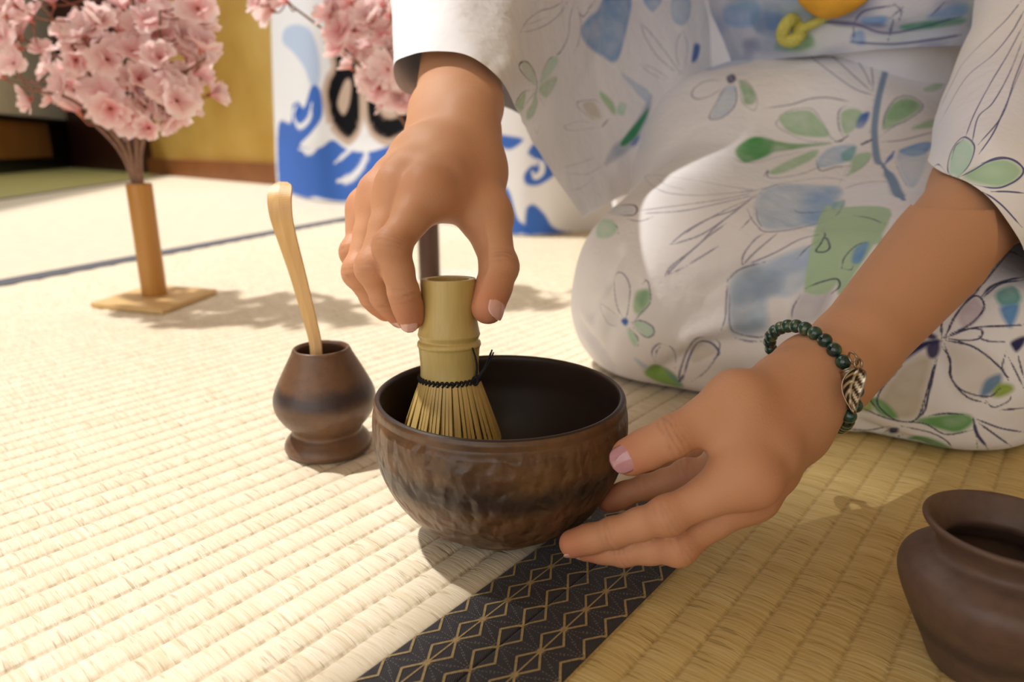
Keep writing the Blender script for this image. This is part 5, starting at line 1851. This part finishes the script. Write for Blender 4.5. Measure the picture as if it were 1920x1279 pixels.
r3 = [PZ(*q) for q in ((800, -340, .64), (820, -300, .67), (870, -260, .72), (940, -200, .77), (1030, -150, .81), (1130, -80, .84), (1240, 20, .85), (1350, 60, .83), (1370, -30, .80), (1330, -220, .77), (1260, -360, .73), (1150, -450, .69), (1010, -500, .66), (880, -480, .64))]
sleeve('sleeve', [r0, r1, r2, r3], slvP, 1.0)
q0 = [PZ(*q) for q in ((1741, 300, .447), (1766, 322, .420), (1818, 344, .388), (1866, 384, .372), (1906, 446, .374), (1938, 520, .400), (1960, 540, .45), (1955, 490, .475), (1915, 410, .487), (1850, 340, .487), (1790, 302, .475), (1755, 290, .460))]
q1 = [PZ(*q) for q in ((1764, 205, .470), (1792, 210, .430), (1856, 222, .396), (1930, 262, .384), (2000, 340, .386), (2050, 430, .405), (2070, 450, .47), (2050, 390, .50), (1990, 290, .52), (1900, 205, .525), (1820, 185, .51), (1778, 190, .49))]
q2 = [PZ(*q) for q in ((1830, -10, .53), (1862, -14, .495), (1930, -10, .470), (2020, 20, .455), (2110, 90, .455), (2180, 190, .465), (2210, 220, .53), (2180, 150, .56), (2100, 50, .585), (2000, -20, .59), (1900, -40, .58), (1846, -30, .555))]
q3 = [PZ(*q) for q in ((1830, -260, .63), (1870, -280, .60), (1950, -280, .58), (2050, -250, .57), (2150, -180, .57), (2230, -90, .58), (2260, -60, .63), (2230, -120, .66), (2140, -210, .68), (2030, -280, .69), (1920, -300, .68), (1850, -290, .66))]
sleeve('sleeve', [q0, q1, q2, q3], slv2P, 0.7)
# ================================================================== bead bracelet on the wrist
Wl, El = JJ['L']['W'], JJ['L']['E']
M_bead = NT('green_stone')
v_ = M_bead.coords()
oi = M_bead.n('ShaderNodeObjectInfo')
av = M_bead.n('ShaderNodeVectorMath', operation='ADD')
M_bead.l(v_, av.inputs[0])
M_bead.l(oi.outputs['Random'], av.inputs[1])
nz_ = M_bead.noise(av.outputs[0], 160, 4, 0.65)
M_bead.base(M_bead.ramp(nz_, [(0.35, srgb(14, 34, 32)), (0.5, srgb(26, 66, 58)), (0.62, srgb(62, 92, 66)), (0.72, srgb(120, 112, 62))]))
M_bead.set(Roughness=0.18)
M_bead.b.inputs['Coat Weight'].default_value = 0.5
M_metal = NT('antique_silver')
nm_ = M_metal.noise(M_metal.coords(), 500, 3)
M_metal.base(M_metal.ramp(nm_, [(0.3, srgb(150, 138, 118)), (0.7, srgb(196, 184, 164))]))
M_metal.set(Metallic=1.0, Roughness=0.36)
M_grey = plain('grey_lava_bead', srgb(86, 92, 98), 0.7, 0.3, 600, 0.4)
# loop: photo pixels with depth along the lens axis, near side first, far side behind the wrist
loop_px = [(1592, 780, .308), (1606, 752, .303), (1602, 722, .302), (1588, 690, .304), (1567, 660, .308), (1546, 638, .314), (1526, 624, .320), (1506, 615, .327), (1486, 611, .335), (1467, 614, .344), (1452, 622, .353), (1444, 636, .362), (1446, 655, .370), (1465, 690, .378), (1500, 730, .380), (1540, 765, .372), (1566, 800, .345), (1584, 796, .322)]
lp = crom([PZ(*q) for q in loop_px], 900, True)
sl_ = np.concatenate([[0], np.cumsum(np.linalg.norm(np.diff(np.vstack([lp, lp[:1]]), axis=0), axis=1))])
BR = 0.0034
nb_ = int(sl_[-1] / (2 * BR * 1.0))
brac = tag(empty('bead_bracelet', Wl), 'dark green stone bead bracelet with a silver leaf charm on the wrist', 'bracelet')
def ico(r):
    import bmesh
    bm = bmesh.new()
    bmesh.ops.create_uvsphere(bm, u_segments=16, v_segments=10, radius=r)
    me = bpy.data.meshes.new('bead')
    bm.to_mesh(me)
    bm.free()
    for p in me.polygons:
        p.use_smooth = True
    return me
bead_me = ico(BR * 0.99)
bead_me.materials.append(M_bead.m)
grey_me = ico(BR * 0.98)
grey_me.materials.append(M_grey)
gap = sl_[-1] / nb_
def at_len(s):
    s = s % sl_[-1]
    i = np.searchsorted(sl_, s) - 1
    return lp[max(0, min(i, 899))]
charm_i = None
for k in range(nb_):
    p = at_len(k * gap)
    tt = at_len(k * gap + .001) - at_len(k * gap - .001)
    pxx = 960 + FPX * (p[0]) / ((p[1]) * CT - (p[2] - CAMH) * ST)
    kind = 'bead'
    if k == 3:
        # ribbed silver bead with flanged ends
        prof = [(0.0, -BR), (0.0034, -BR), (0.0038, -BR * .95), (0.0038, -BR * .8), (0.0033, -BR * .7)]
        for q in range(1, 8):
            prof.append((0.0033 + 0.0007 * math.sin(math.pi * q / 8) + (0.0002 if q % 2 else 0), -BR * .7 + 1.4 * BR * q / 8))
        prof += [(0.0033, BR * .7), (0.0038, BR * .8), (0.0038, BR * .95), (0.0034, BR), (0.0, BR)]
        Vv, Ff = lathe(prof, 24)
        a_ = np.arctan2(Vv[:, 1], Vv[:, 0])
        mid_ = np.clip(1 - np.abs(Vv[:, 2]) / (BR * .75), 0, 1)
        Vv[:, :2] *= (1 + 0.09 * mid_ * np.cos(a_ * 9))[:, None]
        o = mesh_obj('silver_bead', Vv, Ff, M_metal.m, brac)
        o.rotation_euler = Vector(tt).to_track_quat('Z', 'Y').to_euler()
    else:
        o = link('bead', grey_me if k == 2 else bead_me, brac)
        o.rotation_euler = (random.uniform(0, 6), random.uniform(0, 6), random.uniform(0, 6))
    o.location = p - Wl
# leaf charm: jump ring, curved leaf blade in two halves with midrib and side veins
c0 = PZ(1610, 690, .292)
c1 = PZ(1600, 776, .291)
axl = (c1 - c0)
Ll = np.linalg.norm(axl)
axl /= Ll
nrm_ = np.array([0.10, -0.93, 0.35])
nrm_ -= axl * (nrm_ @ axl)
nrm_ /= np.linalg.norm(nrm_)
sdl = np.cross(axl, nrm_)
n_, m_ = 22, 13
V = []
ridge = []
for lay in (0, 1):
    for a in range(n_ + 1):
        s = a / n_
        hw = 0.0047 * (math.sin(math.pi * min(1, s ** .62)) ** .85 + 0.03)
        for b in range(m_):
            x = 2 * b / (m_ - 1) - 1
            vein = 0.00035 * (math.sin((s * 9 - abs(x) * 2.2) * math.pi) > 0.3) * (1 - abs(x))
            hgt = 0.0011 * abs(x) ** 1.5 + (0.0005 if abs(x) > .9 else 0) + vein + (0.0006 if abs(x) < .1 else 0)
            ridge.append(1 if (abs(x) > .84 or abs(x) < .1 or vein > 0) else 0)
            bend = -0.0020 * math.sin(s * math.pi * 0.9) + 0.0007 * s
            V.append(c0 + axl * (s * Ll) + sdl * (x * hw + 0.0016 * math.sin(s * 3.1)) + nrm_ * (hgt + bend - lay * .0006) - Wl)
q = (n_ + 1) * m_
F = []
for a in range(n_):
    for b in range(m_ - 1):
        i = a * m_ + b
        F.append((i, i + 1, i + m_ + 1, i + m_))
        F.append((q + i, q + i + m_, q + i + m_ + 1, q + i + 1))
edge = list(range(m_)) + [(a + 1) * m_ + m_ - 1 for a in range(n_)] + [n_ * m_ + m_ - 2 - b for b in range(m_ - 1)] + [(n_ - 1 - a) * m_ for a in range(n_ - 1)]
for e0, e1 in zip(edge, edge[1:] + edge[:1]):
    F.append((e0, e1, q + e1, q + e0))
M_leaf = NT('two_tone_silver')
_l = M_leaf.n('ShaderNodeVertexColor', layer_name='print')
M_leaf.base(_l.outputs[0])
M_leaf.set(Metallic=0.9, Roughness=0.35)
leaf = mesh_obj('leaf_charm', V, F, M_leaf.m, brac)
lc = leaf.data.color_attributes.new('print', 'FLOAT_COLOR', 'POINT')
lc.data.foreach_set('color', np.array([srgb(214, 200, 176) if h_ > 0.5 else srgb(66, 54, 42) for h_ in ridge]).astype(np.float32).ravel())  # bright tone on veins and rim, dark tone in the recesses between
leaf['label'] = 'silver leaf-shaped charm with raised veins'
for k, (px_, py_, zc_, rr_) in enumerate(((1609, 682, .2925, .0022), (1600, 672, .296, .0028))):
    c_ = PZ(px_, py_, zc_) - Wl
    t_ = np.linspace(0, 2 * math.pi, 28)
    u_ = np.array([.9, .2, .3]) if k else np.array([.4, -.8, .3])
    u_ = u_ / np.linalg.norm(u_)
    w_ = np.cross(u_, [0.3, 0.5, .8])
    w_ /= np.linalg.norm(w_)
    x_ = np.cross(u_, w_)
    Vt, Ft = tube(c_ + rr_ * (np.cos(t_)[:, None] * w_ + np.sin(t_)[:, None] * x_), .0005, 6, False)
    mesh_obj('jump_ring', Vt, Ft, M_metal.m, brac)
